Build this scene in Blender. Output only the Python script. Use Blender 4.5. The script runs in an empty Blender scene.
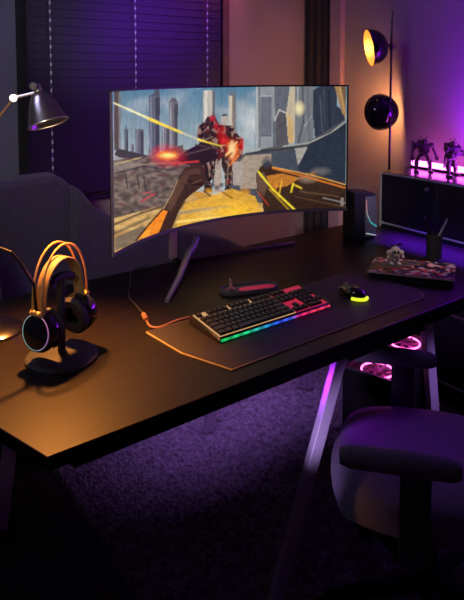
import bpy, bmesh, math, random
import numpy as np
from mathutils import Vector, Matrix
random.seed(7)
PI = math.pi
sc = bpy.context.scene
col = sc.collection

# ------------------------------------------------------------------ camera
F, CX, CY = 600.0, 232.0, 110.0            # photograph frame 464x600
TH, YAW = math.atan(40/600.0), math.atan2(600, 820)
cd = bpy.data.cameras.new('camera'); cam = bpy.data.objects.new('camera', cd); col.objects.link(cam)
cam.location = (0, 0, 1.54); cam.rotation_euler = (PI/2-TH, 0, -YAW)
cd.sensor_fit = 'VERTICAL'; cd.sensor_height = 24; cd.sensor_width = 24; cd.lens = 24*F/600
cd.shift_y = -(300-CY)/600; cd.clip_start = 0.05
sc.camera = cam
cf = Vector((math.sin(YAW)*math.cos(TH), math.cos(YAW)*math.cos(TH), -math.sin(TH)))
cr = Vector((math.cos(YAW), -math.sin(YAW), 0)); cu = cr.cross(cf); C0 = Vector((0, 0, 1.54))
def ray(x, y): return cf + cr*((x-CX)/F) - cu*((y-CY)/F)
def at_z(x, y, z=.74): d = ray(x, y); return C0 + d*((z-1.54)/d.z)
def at_v(x, y, v): d = ray(x, y); return C0 + d*(v/d.y)
def at_u(x, y, u): d = ray(x, y); return C0 + d*(u/d.x)
def at_d(x, y, dist): return C0 + ray(x, y)*dist

# ------------------------------------------------------------------ world, lights, exposure
w = bpy.data.worlds.new('night'); sc.world = w; w.use_nodes = True
w.node_tree.nodes['Background'].inputs[0].default_value = (.20, .16, .42, 1)
w.node_tree.nodes['Background'].inputs[1].default_value = .006
sc.view_settings.view_transform = 'Standard'; sc.view_settings.look = 'None'
sc.view_settings.exposure = 0; sc.view_settings.gamma = 1; sc.view_settings.use_curve_mapping = False
sc.cycles.use_denoising = True
sc.cycles.max_bounces = 6
sc.cycles.sample_clamp_indirect = 4

def light(kind, name, loc, energy, color, size=.05, target=None, size_y=None, spot=None, blend=.5):
    d = bpy.data.lights.new(name, kind); d.energy = energy; d.color = color
    if kind == 'AREA':
        d.size = size
        if size_y: d.shape = 'RECTANGLE'; d.size_y = size_y
    else: d.shadow_soft_size = size
    if kind == 'SPOT': d.spot_size = spot; d.spot_blend = blend
    o = bpy.data.objects.new(name, d); col.objects.link(o); o.location = loc
    if target is not None:
        o.rotation_euler = (Vector(target)-Vector(loc)).to_track_quat('-Z', 'Y').to_euler()
    return o
PURP = (.30, .02, 1.0); MAG = (.85, .03, 1.0); WARM = (1.0, .56, .22)
light('SPOT', 'blind_colour_fill', (2.05, 1.7, 2.25), 52, (.24, .008, 1.0), .05, (1.66, 3.0, 1.80), spot=.80, blend=1)  # unseen purple spot added to colour the blind
light('SPOT', 'blind_edge_fill', (2.5, 2.5, 2.45), 10, (1.0, .20, .30), .05, (2.02, 3.0, 2.0), spot=.9, blend=1)  # unseen pink spot aimed at the blind's right edge
light('SPOT', 'cord_fill', (1.3, .6, 2.2), 30, (.9, .88, 1.0), .1, (1.35, 3.0, 1.88), spot=.52, blend=1)  # no real source; white light added to lift the cord dashes
dcl = light('AREA', 'desk_colour_fill', (2.33, 1.55, 1.00), 6, (.15, .012, 1.0), .62, (2.33, 1.55, .74), size_y=.02); dcl.data.spread = 1.1; dcl.rotation_euler = (.12, 0, PI/2)  # invisible floating light added for the purple patch on the desk
light('SPOT', 'magazine_fill', (1.75, .9, 2.0), 34, (1.0, .72, .62), .04, (2.06, 1.52, .76), spot=.34, blend=1)  # unseen spot added to brighten magazine and figurine
light('SPOT', 'leg_fill', (.95, 1.0, .46), 5, (.60, .38, 1.0), .04, (1.42, 1.33, .50), spot=.66, blend=.6)  # added light on the left desk leg, from no fixture
light('SPOT', 'right_leg_fill', (2.0, .80, .60), 4, (.50, .25, 1.0), .04, (1.78, 1.235, .45), spot=.7, blend=1)  # second added light, for the right desk leg
light('SPOT', 'shelf_fill', (1.2, .4, 1.75), 42, (1.0, .95, .95), .04, (2.30, 1.95, .90), spot=.22, blend=1)  # unseen spot added for speaker and tube frame highlights
light('AREA', 'armchair_fill', (-.1, 1.9, 2.3), 7, (.42, .40, .68), .5, (.8, 2.75, .9))  # unseen fill added over the armchair
light('AREA', 'lamp_highlight_fill', (-.25, .75, 1.75), .9, (1.0, .85, .7), .25, (.45, 1.6, 1.38)).data.spread = 1.0  # added soft light that gives the desk lamp its highlights
us = light('AREA', 'under_desk_fill', (1.55, 1.93, .672), .95, (.50, .24, 1.0), .9, (1.55, 2.10, .0), size_y=.03); us.data.spread = 1.35  # unseen light added below the tabletop, no strip fixture
light('SPOT', 'seat_colour_fill', (1.12, 1.30, .655), 4.6, (.40, .03, 1.0), .04, (1.45, 1.02, .50), spot=1.1, blend=1)  # added purple light for the chair seat, source unseen

# ------------------------------------------------------------------ materials
def mat(name, color, rough=.5, metal=0, noise=0, nscale=20, bump=0, bscale=60, emit=None, estr=0, coat=0, spec=.5, sheen=0):
    m = bpy.data.materials.new(name); m.use_nodes = True
    nt = m.node_tree; b = nt.nodes['Principled BSDF']
    b.inputs['Roughness'].default_value = rough; b.inputs['Metallic'].default_value = metal
    b.inputs['Coat Weight'].default_value = coat; b.inputs['Specular IOR Level'].default_value = spec
    b.inputs['Sheen Weight'].default_value = sheen
    tc = nt.nodes.new('ShaderNodeTexCoord')
    n = nt.nodes.new('ShaderNodeTexNoise'); n.inputs['Scale'].default_value = nscale; n.inputs['Detail'].default_value = 5
    nt.links.new(tc.outputs['Object'], n.inputs['Vector'])
    r = nt.nodes.new('ShaderNodeValToRGB'); k = max(noise, .03)
    r.color_ramp.elements[0].position = .3; r.color_ramp.elements[1].position = .7
    r.color_ramp.elements[0].color = (*[c*(1-k) for c in color], 1)
    r.color_ramp.elements[1].color = (*[min(1, c*(1+k)) for c in color], 1)
    nt.links.new(n.outputs['Fac'], r.inputs['Fac']); nt.links.new(r.outputs['Color'], b.inputs['Base Color'])
    if bump:
        n2 = nt.nodes.new('ShaderNodeTexNoise'); n2.inputs['Scale'].default_value = bscale; n2.inputs['Detail'].default_value = 4
        nt.links.new(tc.outputs['Object'], n2.inputs['Vector'])
        bp = nt.nodes.new('ShaderNodeBump'); bp.inputs['Strength'].default_value = bump; bp.inputs['Distance'].default_value = .01
        nt.links.new(n2.outputs['Fac'], bp.inputs['Height']); nt.links.new(bp.outputs['Normal'], b.inputs['Normal'])
    if emit:
        b.inputs['Emission Color'].default_value = (*emit, 1); b.inputs['Emission Strength'].default_value = estr
    return m
def attr_emit(name, strength, rough=.35, base=(.01, .01, .01)):
    m = bpy.data.materials.new(name); m.use_nodes = True; nt = m.node_tree; b = nt.nodes['Principled BSDF']
    a = nt.nodes.new('ShaderNodeAttribute'); a.attribute_name = 'glow'
    nt.links.new(a.outputs['Color'], b.inputs['Emission Color']); b.inputs['Emission Strength'].default_value = strength
    b.inputs['Base Color'].default_value = (*base, 1); b.inputs['Roughness'].default_value = rough
    return m
def wood(name, c1, c2, rough, along='Y', bump=.05):
    m = bpy.data.materials.new(name); m.use_nodes = True; nt = m.node_tree; b = nt.nodes['Principled BSDF']
    tc = nt.nodes.new('ShaderNodeTexCoord'); mp = nt.nodes.new('ShaderNodeMapping')
    mp.inputs['Scale'].default_value = (1.2, 22, 22) if along == 'X' else (22, 1.2, 22)
    n = nt.nodes.new('ShaderNodeTexNoise'); n.inputs['Scale'].default_value = 3; n.inputs['Detail'].default_value = 8
    r = nt.nodes.new('ShaderNodeValToRGB'); r.color_ramp.elements[0].color = (*c1, 1); r.color_ramp.elements[1].color = (*c2, 1)
    r.color_ramp.elements[0].position = .35; r.color_ramp.elements[1].position = .7
    nt.links.new(tc.outputs['Object'], mp.inputs['Vector']); nt.links.new(mp.outputs['Vector'], n.inputs['Vector'])
    nt.links.new(n.outputs['Fac'], r.inputs['Fac']); nt.links.new(r.outputs['Color'], b.inputs['Base Color'])
    b.inputs['Roughness'].default_value = rough
    bp = nt.nodes.new('ShaderNodeBump'); bp.inputs['Strength'].default_value = bump; bp.inputs['Distance'].default_value = .004
    nt.links.new(n.outputs['Fac'], bp.inputs['Height']); nt.links.new(bp.outputs['Normal'], b.inputs['Normal'])
    return m
M = dict(
    wall=mat('painted_wall', (.50, .45, .43), .85, noise=.06, nscale=3, bump=.12, bscale=90),
    wall_grey=mat('grey_painted_wall', (.20, .22, .25), .85, noise=.06, nscale=3, bump=.1, bscale=90),
    ceil=mat('ceiling_paint', (.4, .4, .42), .9),
    floor=wood('dark_floorboards', (.03, .02, .018), (.06, .045, .04), .5, 'Y'),
    rug=mat('rug_pile', (.30, .26, .30), .95, noise=.5, nscale=45, bump=1, bscale=110, sheen=.3),
    desk=wood('black_stained_wood', (.0075, .0052, .0042), (.0135, .0095, .0075), .42, 'X', .04),
    deskedge=mat('black_edge', (.008, .008, .009), .6),
    white=mat('white_metal_paint', (.75, .73, .76), .4, metal=.1),
    black=mat('black_plastic', (.012, .012, .014), .38),
    matte=mat('matte_black_plastic', (.016, .016, .018), .7, bump=.05, bscale=300),
    gloss=mat('gloss_black', (.008, .008, .01), .12, coat=.5),
    key=mat('key_plastic', (.045, .042, .04), .30),
    chrome=mat('brushed_chrome', (.66, .64, .62), .30, metal=.85, noise=.1),
    dchrome=mat('dark_chrome', (.20, .19, .19), .25, metal=1, noise=.1),
    gold=mat('gold_lining', (.75, .48, .16), .4, metal=.6),
    silver=mat('silver_plastic', (.55, .55, .57), .35, metal=.5, noise=.2, nscale=80),
    frame=mat('grey_bezel', (.20, .19, .24), .5, metal=.2),
    mat=mat('mouse_mat_cloth', (.036, .029, .022), .62, noise=.3, nscale=240, bump=.3, bscale=600),
    matedge=mat('mouse_mat_edge', (.55, .42, .20), .45),
    chair=mat('purple_grey_upholstery', (.085, .078, .115), .9, noise=.15, nscale=60, bump=.3, bscale=280, sheen=.2),
    seat=mat('charcoal_upholstery', (.10, .09, .12), .75, noise=.12, nscale=60, bump=.2, bscale=300, sheen=.1),
    slat=mat('dark_slat', (.016, .012, .034), .5, noise=.08, nscale=6),
    frame_wood=mat('brown_window_frame', (.16, .10, .075), .6, noise=.2),
    glass=mat('dark_night_glass', (.004, .004, .006), .08),
    cord_dash=mat('cord_and_light_dash', (.85, .82, .88), .6),
    curtain=mat('dark_curtain_cloth', (.065, .060, .058), .95, noise=.1, bump=.2, bscale=200),
    cab=mat('dark_lacquer_panel', (.020, .016, .030), .32, coat=.25),
    paper=mat('magazine_pages', (.75, .62, .55), .7),
    leather=mat('tan_headband_leather', (.26, .17, .07), .5, bump=.2, bscale=300),
    tray=mat('dark_grey_rubber', (.09, .085, .09), .6),
    red=mat('glowing_crimson_liner', (.62, .02, .09), .45, emit=(.8, .01, .08), estr=.22),  # liner emits a faint red of its own
    figure=mat('painted_figure_plastic', (.20, .12, .16), .45, noise=.5, nscale=60),
    figure2=mat('bone_white_figure_plastic', (.60, .56, .50), .5, noise=.5, nscale=120),
    led=mat('magenta_led_tube', (1, .2, 1), .4, emit=(1.0, .11, .95), estr=12),
    ledpc=mat('pink_led', (1, .3, .7), .4, emit=(1.0, .12, .50), estr=5),
    bulb=mat('warm_bulb', (1, .8, .5), .4, emit=(1.0, .62, .25), estr=7),
    deskbulb=mat('desk_lamp_bulb', (1, .8, .5), .4, emit=(1.0, .70, .40), estr=8),
    lime=mat('lime_led', (.7, 1, .1), .4, emit=(.72, .85, .03), estr=1.1),
    copper=mat('copper_lit_braid', (.55, .28, .16), .45, metal=.5, noise=.2),  # warm lamplight on the dark cord is put into this colour
    glow=attr_emit('colour_cycling_led', 1.0),
    screen=attr_emit('lit_screen', .95, .5),
)
M['screen'].node_tree.nodes['Principled BSDF'].inputs['Specular IOR Level'].default_value = .1

M['desk'].node_tree.nodes['Principled BSDF'].inputs['Specular IOR Level'].default_value = .3
# ------------------------------------------------------------------ mesh helpers
org = {}
class MB:
    def __init__(s, m=None): s.bm = bmesh.new(); s.m = m or Matrix()
    def v(s, p): return s.bm.verts.new(s.m @ Vector(p))
    def box(s, c, size, rot=None):
        R = rot if isinstance(rot, Matrix) else (Matrix.Rotation(rot, 3, 'Z') if rot else Matrix.Identity(3))
        c = Vector(c); vs = []
        for x in (-.5, .5):
            for y in (-.5, .5):
                for z in (-.5, .5): vs.append(s.v(c + R @ Vector((x*size[0], y*size[1], z*size[2]))))
        for f in ((0, 1, 3, 2), (4, 6, 7, 5), (0, 4, 5, 1), (2, 3, 7, 6), (0, 2, 6, 4), (1, 5, 7, 3)):
            s.bm.faces.new([vs[i] for i in f])
        return s
    def ext(s, poly, o, ax, ay, an):
        """polygon (a,b) in plane o + a*ax + b*ay, extruded by vector an"""
        o, ax, ay, an = Vector(o), Vector(ax), Vector(ay), Vector(an)
        a = [s.v(o + ax*p[0] + ay*p[1]) for p in poly]; b = [s.v(o + ax*p[0] + ay*p[1] + an) for p in poly]
        n = len(poly)
        s.bm.faces.new(a[::-1]); s.bm.faces.new(b)
        for i in range(n): s.bm.faces.new((a[i], a[(i+1) % n], b[(i+1) % n], b[i]))
        return s
    def prism(s, poly, z0, z1): return s.ext(poly, (0, 0, z0), (1, 0, 0), (0, 1, 0), (0, 0, z1-z0))
    def tube(s, pts, r, n=10, closed=False):
        pts = [Vector(p) for p in pts]; k = len(pts); rings = []
        rr = r if isinstance(r, (list, tuple)) else [r]*k
        ref = None
        for i, p in enumerate(pts):
            if closed: t = pts[(i+1) % k]-pts[i-1]
            else: t = pts[min(i+1, k-1)]-pts[max(i-1, 0)]
            t.normalize()
            if ref is None: ref = Vector((0, 0, 1)) if abs(t.z) < .9 else Vector((1, 0, 0))
            a = (ref - t*ref.dot(t)).normalized(); b = t.cross(a); ref = a
            rings.append([s.v(p + (a*math.cos(2*PI*j/n) + b*math.sin(2*PI*j/n))*rr[i]) for j in range(n)])
        for i in range(k if closed else k-1):
            A, B = rings[i], rings[(i+1) % k]
            for j in range(n): s.bm.faces.new((A[j], A[(j+1) % n], B[(j+1) % n], B[j]))
        if not closed: s.bm.faces.new(rings[0][::-1]); s.bm.faces.new(rings[-1])
        return s
    def lathe(s, prof, o, axis=(0, 0, 1), n=32, sx=1, xdir=None):
        """profile [(radius, height)] revolved round axis at o"""
        o = Vector(o); t = Vector(axis).normalized()
        ref = Vector(xdir) if xdir is not None else (Vector((0, 0, 1)) if abs(t.z) < .9 else Vector((1, 0, 0)))
        a = (ref - t*ref.dot(t)).normalized(); b = t.cross(a); rings = []
        for (r, h) in prof:
            if r < 1e-6: rings.append([s.v(o + t*h)])
            else: rings.append([s.v(o + t*h + (a*math.cos(2*PI*j/n)*sx + b*math.sin(2*PI*j/n))*r) for j in range(n)])
        for A, B in zip(rings, rings[1:]):
            for j in range(n):
                q = [A[j % len(A)], A[(j+1) % len(A)], B[(j+1) % len(B)], B[j % len(B)]]
                q2 = []
                for x in q:
                    if x not in q2: q2.append(x)
                if len(q2) > 2: s.bm.faces.new(q2)
        for R, fl in ((rings[0], True), (rings[-1], False)):
            if len(R) > 1 and prof[0] != prof[-1]: s.bm.faces.new(R[::-1] if fl else R)
        return s
    def ball(s, c, r, n=16, scale=(1, 1, 1), rot=None):
        R = (rot or Matrix.Identity(3)).to_4x4()
        mm = s.m @ Matrix.Translation(Vector(c)) @ R @ Matrix.Diagonal((*scale, 1))
        bmesh.ops.create_uvsphere(s.bm, u_segments=n, v_segments=max(6, n//2), radius=r, matrix=mm)
        return s
    def build(s, name, m, parent=None, loc=None, bevel=0, smooth=False, subsurf=0, seg=2):
        bmesh.ops.recalc_face_normals(s.bm, faces=s.bm.faces)
        o0 = org[parent.name] if parent else Vector(loc) if loc is not None else Vector((0, 0, 0))
        bmesh.ops.translate(s.bm, verts=s.bm.verts, vec=-o0)
        me = bpy.data.meshes.new(name); s.bm.to_mesh(me); s.bm.free()
        o = bpy.data.objects.new(name, me); col.objects.link(o); me.materials.append(m)
        org[o.name] = o0
        if parent: o.parent = parent
        else: o.location = o0
        if bevel:
            b = o.modifiers.new('bevel', 'BEVEL'); b.width = bevel; b.segments = seg; b.limit_method = 'ANGLE'; b.angle_limit = .6
        if subsurf:
            b = o.modifiers.new('subsurf', 'SUBSURF'); b.levels = subsurf; b.render_levels = subsurf
        if smooth or subsurf or bevel:
            for p in me.polygons: p.use_smooth = True
            if not subsurf:
                try: me.set_sharp_from_angle(angle=.6)
                except Exception: pass
        return o
def tag(o, label, cat, group=None, kind=None):
    o['label'] = label; o['category'] = cat
    if group: o['group'] = group
    if kind: o['kind'] = kind
    return o
def thing(name, label, cat, loc, group=None):
    o = bpy.data.objects.new(name, None); col.objects.link(o); o.location = loc; org[o.name] = Vector(loc)
    o.empty_display_size = .05
    return tag(o, label, cat, group)
def struct(o): o['kind'] = 'structure'; return o
def rotz(a): return Matrix.Rotation(a, 4, 'Z')
def local(loc, a=0): return Matrix.Translation(Vector(loc)) @ rotz(a)
def srgb(c): return tuple(((x/255)/12.92 if x/255 <= .04045 else ((x/255+.055)/1.055)**2.4) for x in c)
def set_glow(o, fn):
    me = o.data; a = me.color_attributes.new('glow', 'FLOAT_COLOR', 'POINT')
    buf = np.ones((len(me.vertices), 4)); o0 = org[o.name]
    for i, vv in enumerate(me.vertices): buf[i, :3] = fn(vv.co + o0)
    a.data.foreach_set('color', buf.ravel())

# ------------------------------------------------------------------ room shell
U0, U1, V0, V1, ZC = -1.3, 2.82, -1.4, 3.0, 2.62
T = .1
struct(MB().box(((U0+U1)/2, (V0+V1)/2, -.05), (U1-U0+.2, V1-V0+.2, .1)).build('floor', M['floor']))
struct(MB().box(((U0+U1)/2, (V0+V1)/2, ZC+.05), (U1-U0+.2, V1-V0+.2, .1)).build('ceiling', M['ceil']))
struct(MB().box((U1+.05, (V0+V1)/2, ZC/2), (T, V1-V0, ZC)).build('wall_right', M['wall']))
struct(MB().box((U0-.05, (V0+V1)/2, ZC/2), (T, V1-V0, ZC)).build('wall_left', M['wall_grey']))
struct(MB().box(((U0+U1)/2, V0-.05, ZC/2), (U1-U0+.2, T, ZC)).build('wall_front', M['wall_grey']))
WL, WR, WB, WT = .92, 2.10, .86, 2.50       # window opening
b = MB()
b.box(((WR+U1+.1)/2, V1+.05, ZC/2), (U1+.1-WR, T, ZC)); b.box(((WL+WR)/2, V1+.05, WB/2), (WR-WL, T, WB))
b.box(((WL+WR)/2, V1+.05, (WT+ZC)/2), (WR-WL, T, ZC-WT))
struct(b.build('wall_back', M['wall']))
struct(MB().box(((U0-.1+WL)/2, V1+.05, ZC/2), (WL-U0+.1, T, ZC)).build('wall_back_left', M['wall_grey']))
win = MB()
for x in (WL+.025, WR-.025): win.box((x, V1+.045, (WB+WT)/2), (.05, .07, WT-WB))
for z in (WB+.025, WT-.025): win.box(((WL+WR)/2, V1+.045, z), (WR-WL-.1, .07, .05))
wf = struct(win.build('window_1', M['frame_wood'], bevel=.004))
MB().box(((WL+WR)/2, V1+.05, (WB+WT)/2), (WR-WL-.1, .008, WT-WB-.1)).build('window_pane', M['glass'], wf)
c = MB()
c.box((WR+.035, V1-.012, (WB+WT)/2), (.05, .024, WT-WB+.1))
struct(c.build('trim_1', M['frame_wood'], bevel=.003))
struct(MB().box((WL-.008, V1-.010, (WB+WT)/2), (.05, .020, WT-WB+.1)).build('trim_3', M['matte'], bevel=.003))
struct(MB().box((U1-.02, (2.742+2.647)/2, ZC/2), (.04, 2.742-2.647, ZC-.004)).build('trim_2', mat('pink_lit_trim', (.60, .42, .46), .7), bevel=.004))  # pink light on the trim is put into its base colour
for nm, bx in (('baseboard_right', ((U1-.009, .5, .05), (.018, 3.8, .1))), ('baseboard_back', (((U0+U1)/2, V1-.009, .05), (U1-U0-.04, .018, .1)))):
    struct(MB().box(*bx).build(nm, M['wall_grey'], bevel=.003))

# curtain in the corner
cu_ = MB(); n = 61; th = .012
pa, pb = [], []
for i in range(n):
    t = i/(n-1); v = 2.748+t*(2.985-2.748); u = 2.796+.007*math.sin(t*2*PI*3.5)
    pa.append((u, v)); pb.append((u+th, v))
cu_.prism(pa+pb[::-1], .012, 2.58)
tag(cu_.build('curtain', M['curtain'], loc=(2.80, 2.87, 0), smooth=True), 'dark narrow curtain hanging in folds in the corner right of the monitor', 'curtain')

# ------------------------------------------------------------------ venetian blind
bl = thing('venetian_blind', 'dark venetian blind lowered over the window behind the monitor, lit purple', 'blind', ((WL+WR)/2, 2.95, WB))
MB().box(((WL+WR)/2, 2.955, WT+.01), (WR-WL+.02, .05, .04)).build('head_rail', M['slat'], bl, bevel=.003)
s = MB(); pitch = .0430; z = WT-.03; tilt = math.radians(82); zs = []
while z > WB+.03:
    R = Matrix.Rotation(tilt, 3, 'X'); s.box(((WL+WR)/2-.012, 2.955, z), (WR-WL-.03, .046, .0022), R); zs.append(z); z -= pitch
s.build('slats', M['slat'], bl)
MB().box(((WL+WR)/2, 2.955, WB+.012), (WR-WL-.02, .04, .018)).build('bottom_rail', M['slat'], bl, bevel=.003)
for cx in (1.032, 1.497, 1.962):
    c = MB(); c.tube([(cx, 2.926, WT), (cx, 2.926, WB+.02)], .0006, 5)
    for z in zs: c.tube([(cx, 2.9255, z-.007), (cx+.001, 2.9255, z+.010)], .0045, 6)  # white dashes stand in for light coming through the cord holes
    c.build('ladder_cord', M['cord_dash'], bl)
c = MB(); pts = [(WL-.004+.004*math.sin(k*1.1), 2.93, 2.49-k*.02) for k in range(75)]; c.tube(pts, .0035, 6)
c.build('pull_chain', M['matte'], bl)

# ------------------------------------------------------------------ rug
rx0, rx1, ry0, ry1, nx, ny = .75, 2.36, .25, 2.2, 190, 220
rg = MB(); g = []
rs = np.random.RandomState(3)
hh = rs.rand(nx, ny)*.014+.008
for i in range(nx):
    for j in range(ny):
        e = min(i, j, nx-1-i, ny-1-j); h = hh[i, j] if e > 0 else .001
        g.append(rg.bm.verts.new((rx0+(rx1-rx0)*i/(nx-1)+rs.uniform(-.003, .003), ry0+(ry1-ry0)*j/(ny-1)+rs.uniform(-.003, .003), h)))
for i in range(nx-1):
    for j in range(ny-1): rg.bm.faces.new((g[i*ny+j], g[(i+1)*ny+j], g[(i+1)*ny+j+1], g[i*ny+j+1]))
tag(rg.build('rug', M['rug'], loc=(1.4, 1.2, 0), smooth=False), 'shaggy pale lilac-grey rug on the floor under the desk', 'rug')

# ------------------------------------------------------------------ desk
DT = .74; FY, BY, RX = 1.187, 2.135, 2.405
dk = thing('desk', 'long black stained wooden desk on white splayed legs', 'desk', (1.3, 1.66, 0))
poly = [(.394, FY), (RX, FY), (RX, BY), (.10, BY)]
MB().prism(poly, DT-.034, DT).build('tabletop', M['desk'], dk, bevel=.003)
MB().prism([(.46, FY+.018), (RX-.03, FY+.018), (RX-.03, BY-.05), (.22, BY-.05)], DT-.060, DT-.0345).build('under_frame', M['deskedge'], dk)
def leg(p0, p1, w=.045, t=.022):
    p0, p1 = Vector(p0), Vector(p1); d = (p1-p0).normalized(); side = Vector((1, 0, 0)); side = (side-d*side.dot(d)).normalized(); nn = d.cross(side)
    m = MB(); a = []
    for p in (p0, p1):
        for sx, sy in ((-1, -1), (1, -1), (1, 1), (-1, 1)):
            q = p + side*(sx*w/2) + nn*(sy*t/2)
            q = q + d*((p.z-q.z)/d.z)          # cut the ends level
            a.append(m.bm.verts.new(q))
    for f in ((3, 2, 1, 0), (4, 5, 6, 7), (0, 1, 5, 4), (1, 2, 6, 5), (2, 3, 7, 6), (3, 0, 4, 7)): m.bm.faces.new([a[i] for i in f])
    return m
def trestle(u0, u1, fv, rv, splay0, splay):
    for v in (fv, rv):
        if v == rv: u0 += .14; u1 += .10; splay0 = .10
        leg((u0, v, DT-.0605), (u0-splay0, v, .022)).build('leg', M['white'], dk, bevel=.002)
        leg((u1, v, DT-.0605), (u1+splay, v, .022)).build('leg', M['white'], dk, bevel=.002)
        MB().box(((u0+u1)/2, v, DT-.075), (u1-u0-.05, .03, .024)).build('cross_bar', M['deskedge'], dk)
trestle(1.315, 1.735, 1.235, 2.02, .26, .10)
leg((.60, 2.0, DT-.0605), (.50, 2.0, .002)).build('leg', M['white'], dk, bevel=.002)

# ------------------------------------------------------------------ sideboard
SU, SV0, SV1, SZ, SD = 2.43, .70, 2.025, 1.019, .335
sb = thing('sideboard', 'dark lacquered modular sideboard with chrome tube frame behind the desk end', 'sideboard', (SU+SD/2, (SV0+SV1)/2, 0))
tz = [.06, .40, .752, SZ-.008]; tv = [SV0, 1.36-.0, SV1]
tv = [SV0, SV1]
fr = MB()
for uu in (SU+.008, SU+SD-.008):
    for v in tv: fr.tube([(uu, v, .0), (uu, v, SZ-.008)], .0065, 8)
    for z_ in tz: fr.tube([(uu, SV0, z_), (uu, SV1, z_)], .0055, 8)
for v in tv:
    for z_ in tz: fr.tube([(SU+.008, v, z_), (SU+SD-.008, v, z_)], .0055, 8)
fr.build('tube_frame', mat('highlit_tube_metal', (.8, .8, .82), .35, metal=.4), sb, smooth=True)  # pale colour stands in for lamplight mirrored in chrome tubes
MB().box((SU+SD/2, (SV0+SV1)/2, (tz[0]+SZ-.016)/2), (SD-.034, SV1-SV0-.02, SZ-.028-tz[0])).build('carcass', M['cab'], sb)
MB().box((SU+SD/2, (SV0+SV1)/2, SZ-.006), (SD-.02, SV1-SV0-.01, .012)).build('top_panel', M['cab'], sb)
for z0, z1 in zip(tz, tz[1:]):
    d = MB().box((SU+.010, (SV0+SV1)/2, (z0+z1)/2), (.010, SV1-SV0-.016, z1-z0-.016)).build('drop_door', M['cab'], sb, bevel=.001)
    kz = z1-.045 if z1 < .9 else at_u(427.6, 189.5, SU).z
    kv = at_u(427.6, 189.5, SU).y
    MB().lathe([(0, 0), (.012, 0), (.012, .012), (.009, .02), (0, .02)], (SU+.006, kv, kz), (-1, 0, 0), 20).build('knob', M['chrome'], d, smooth=True)

# LED bar on the sideboard
lb = thing('led_light_bar', 'glowing magenta LED light bar lying along the back of the sideboard', 'light bar', (2.66, 1.5, SZ))
MB().box((2.672, 1.37, SZ+.006), (.04, 1.28, .012)).build('base', M['black'], lb, bevel=.002)
MB().tube([(2.67, 2.005, SZ+.026), (2.67, .78, SZ+.026)], .0145, 14).build('light_tube', M['led'], lb, smooth=True)
MB().tube([(2.67, 2.012, SZ+.026), (2.67, 2.0051, SZ+.026)], .016, 14).build('end_cap', M['gloss'], lb)
la = light('AREA', 'led_bar_glow', (2.72, 1.25, SZ+.05), 36, (.24, .004, 1.0), .8, (2.82, 1.25, SZ+.16), size_y=.03); la.data.spread = 2.2
# ------------------------------------------------------------------ figures on the sideboard
def robot_figure(base, h, face, name, label, pose, m):
    L = local(base, face); t = thing(name, label, 'figurine', base, 'armoured figurines on the sideboard')
    k = h/.25
    def S(*a): return tuple(x*k for x in a)
    b = MB(L)
    st = .045 if pose == 0 else .05
    for sx in (-1, 1):
        off = 0 if pose == 0 else sx*.018
        b.tube([S(sx*.018, 0, .12), S(sx*st, off+.012, .07), S(sx*(st+.004), off, .015)], [.016*k, .013*k, .009*k], 8)
        b.box(S(sx*(st+.004), off-.010, .007), S(.024, .050, .014)); b.box(S(sx*st, off+.006, .066), S(.026, .028, .028))
        b.box(S(sx*(st+.002), off, .042), S(.022, .024, .03))
    b.box(S(0, 0, .125), S(.05, .034, .03)); b.build('legs', m, t, bevel=.002*k)
    b = MB(L); b.box(S(0, 0, .165), S(.072, .045, .055)); b.box(S(0, -.02, .172), S(.04, .02, .035)); b.box(S(0, 0, .140), S(.045, .034, .02))
    b.box(S(-.022, .032, .19), S(.022, .03, .06)); b.box(S(.022, .032, .19), S(.022, .03, .06)); b.build('torso', m, t, bevel=.004*k)
    b = MB(L); b.ball(S(0, -.004, .212), .018*k, 12, (1, 1.1, 1.15)); b.box(S(0, -.012, .222), S(.03, .02, .008)); b.tube([S(-.012, 0, .226), S(-.024, 0, .25)], .003*k, 6); b.tube([S(.012, 0, .226), S(.024, 0, .25)], .003*k, 6)
    b.build('head', m, t, bevel=.001)
    for sx in (-1, 1):
        b = MB(L); b.ball(S(sx*.053, 0, .186), .022*k, 10, (1, 1, .9))
        if pose == 0: b.tube([S(sx*.055, 0, .18), S(sx*.075, 0, .145), S(sx*.082, -.02, .11)], [.012*k, .010*k, .008*k], 8); b.box(S(sx*.083, -.024, .10), S(.022, .024, .026))
        else: b.tube([S(sx*.055, 0, .18), S(sx*.08, -.02, .155), S(sx*.05-.03, -.06, .15)], [.012*k, .010*k, .008*k], 8); b.box(S(sx*.05-.03, -.066, .15), S(.022, .024, .022))
        b.build('arm', m, t, bevel=.001)
    b = MB(L)
    if pose == 0: b.tube([S(-.083, -.03, .07), S(-.083, -.03, .215)], .005*k, 8); b.box(S(-.083, -.03, .20), S(.012, .022, .04))
    else: b.tube([S(-.14, -.085, .125), S(.07, -.055, .172)], .006*k, 8); b.box(S(-.02, -.066, .155), S(.06, .016, .022))
    b.build('weapon', m, t)
    if pose == 1:
        b = MB(L); b.ext([(-.036, .14), (.036, .14), (.05, .05), (.02, .06), (0, .05), (-.03, .058), (-.045, .05)], L.inverted() @ (L @ Vector((0, .03*k, 0))), (k, 0, 0), (0, 0, k), (0, .008*k, 0)); b.build('cape', m, t, bevel=.001)
fp = at_z(423, 172, SZ); fp.x = min(fp.x, 2.62)
faceang = -PI/2-YAW-.1
robot_figure((fp.x, fp.y, SZ), .185, -YAW, 'robot_figurine', 'broad-shouldered armoured robot figurine with a staff, left one on the sideboard', 0, M['figure'])
fp2 = at_z(452, 176, SZ)
robot_figure((fp2.x, fp2.y, SZ), .185, -YAW+.5, 'robot_figurine', 'caped armoured figurine aiming a long weapon, right one on the sideboard', 1, M['figure'])

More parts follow.
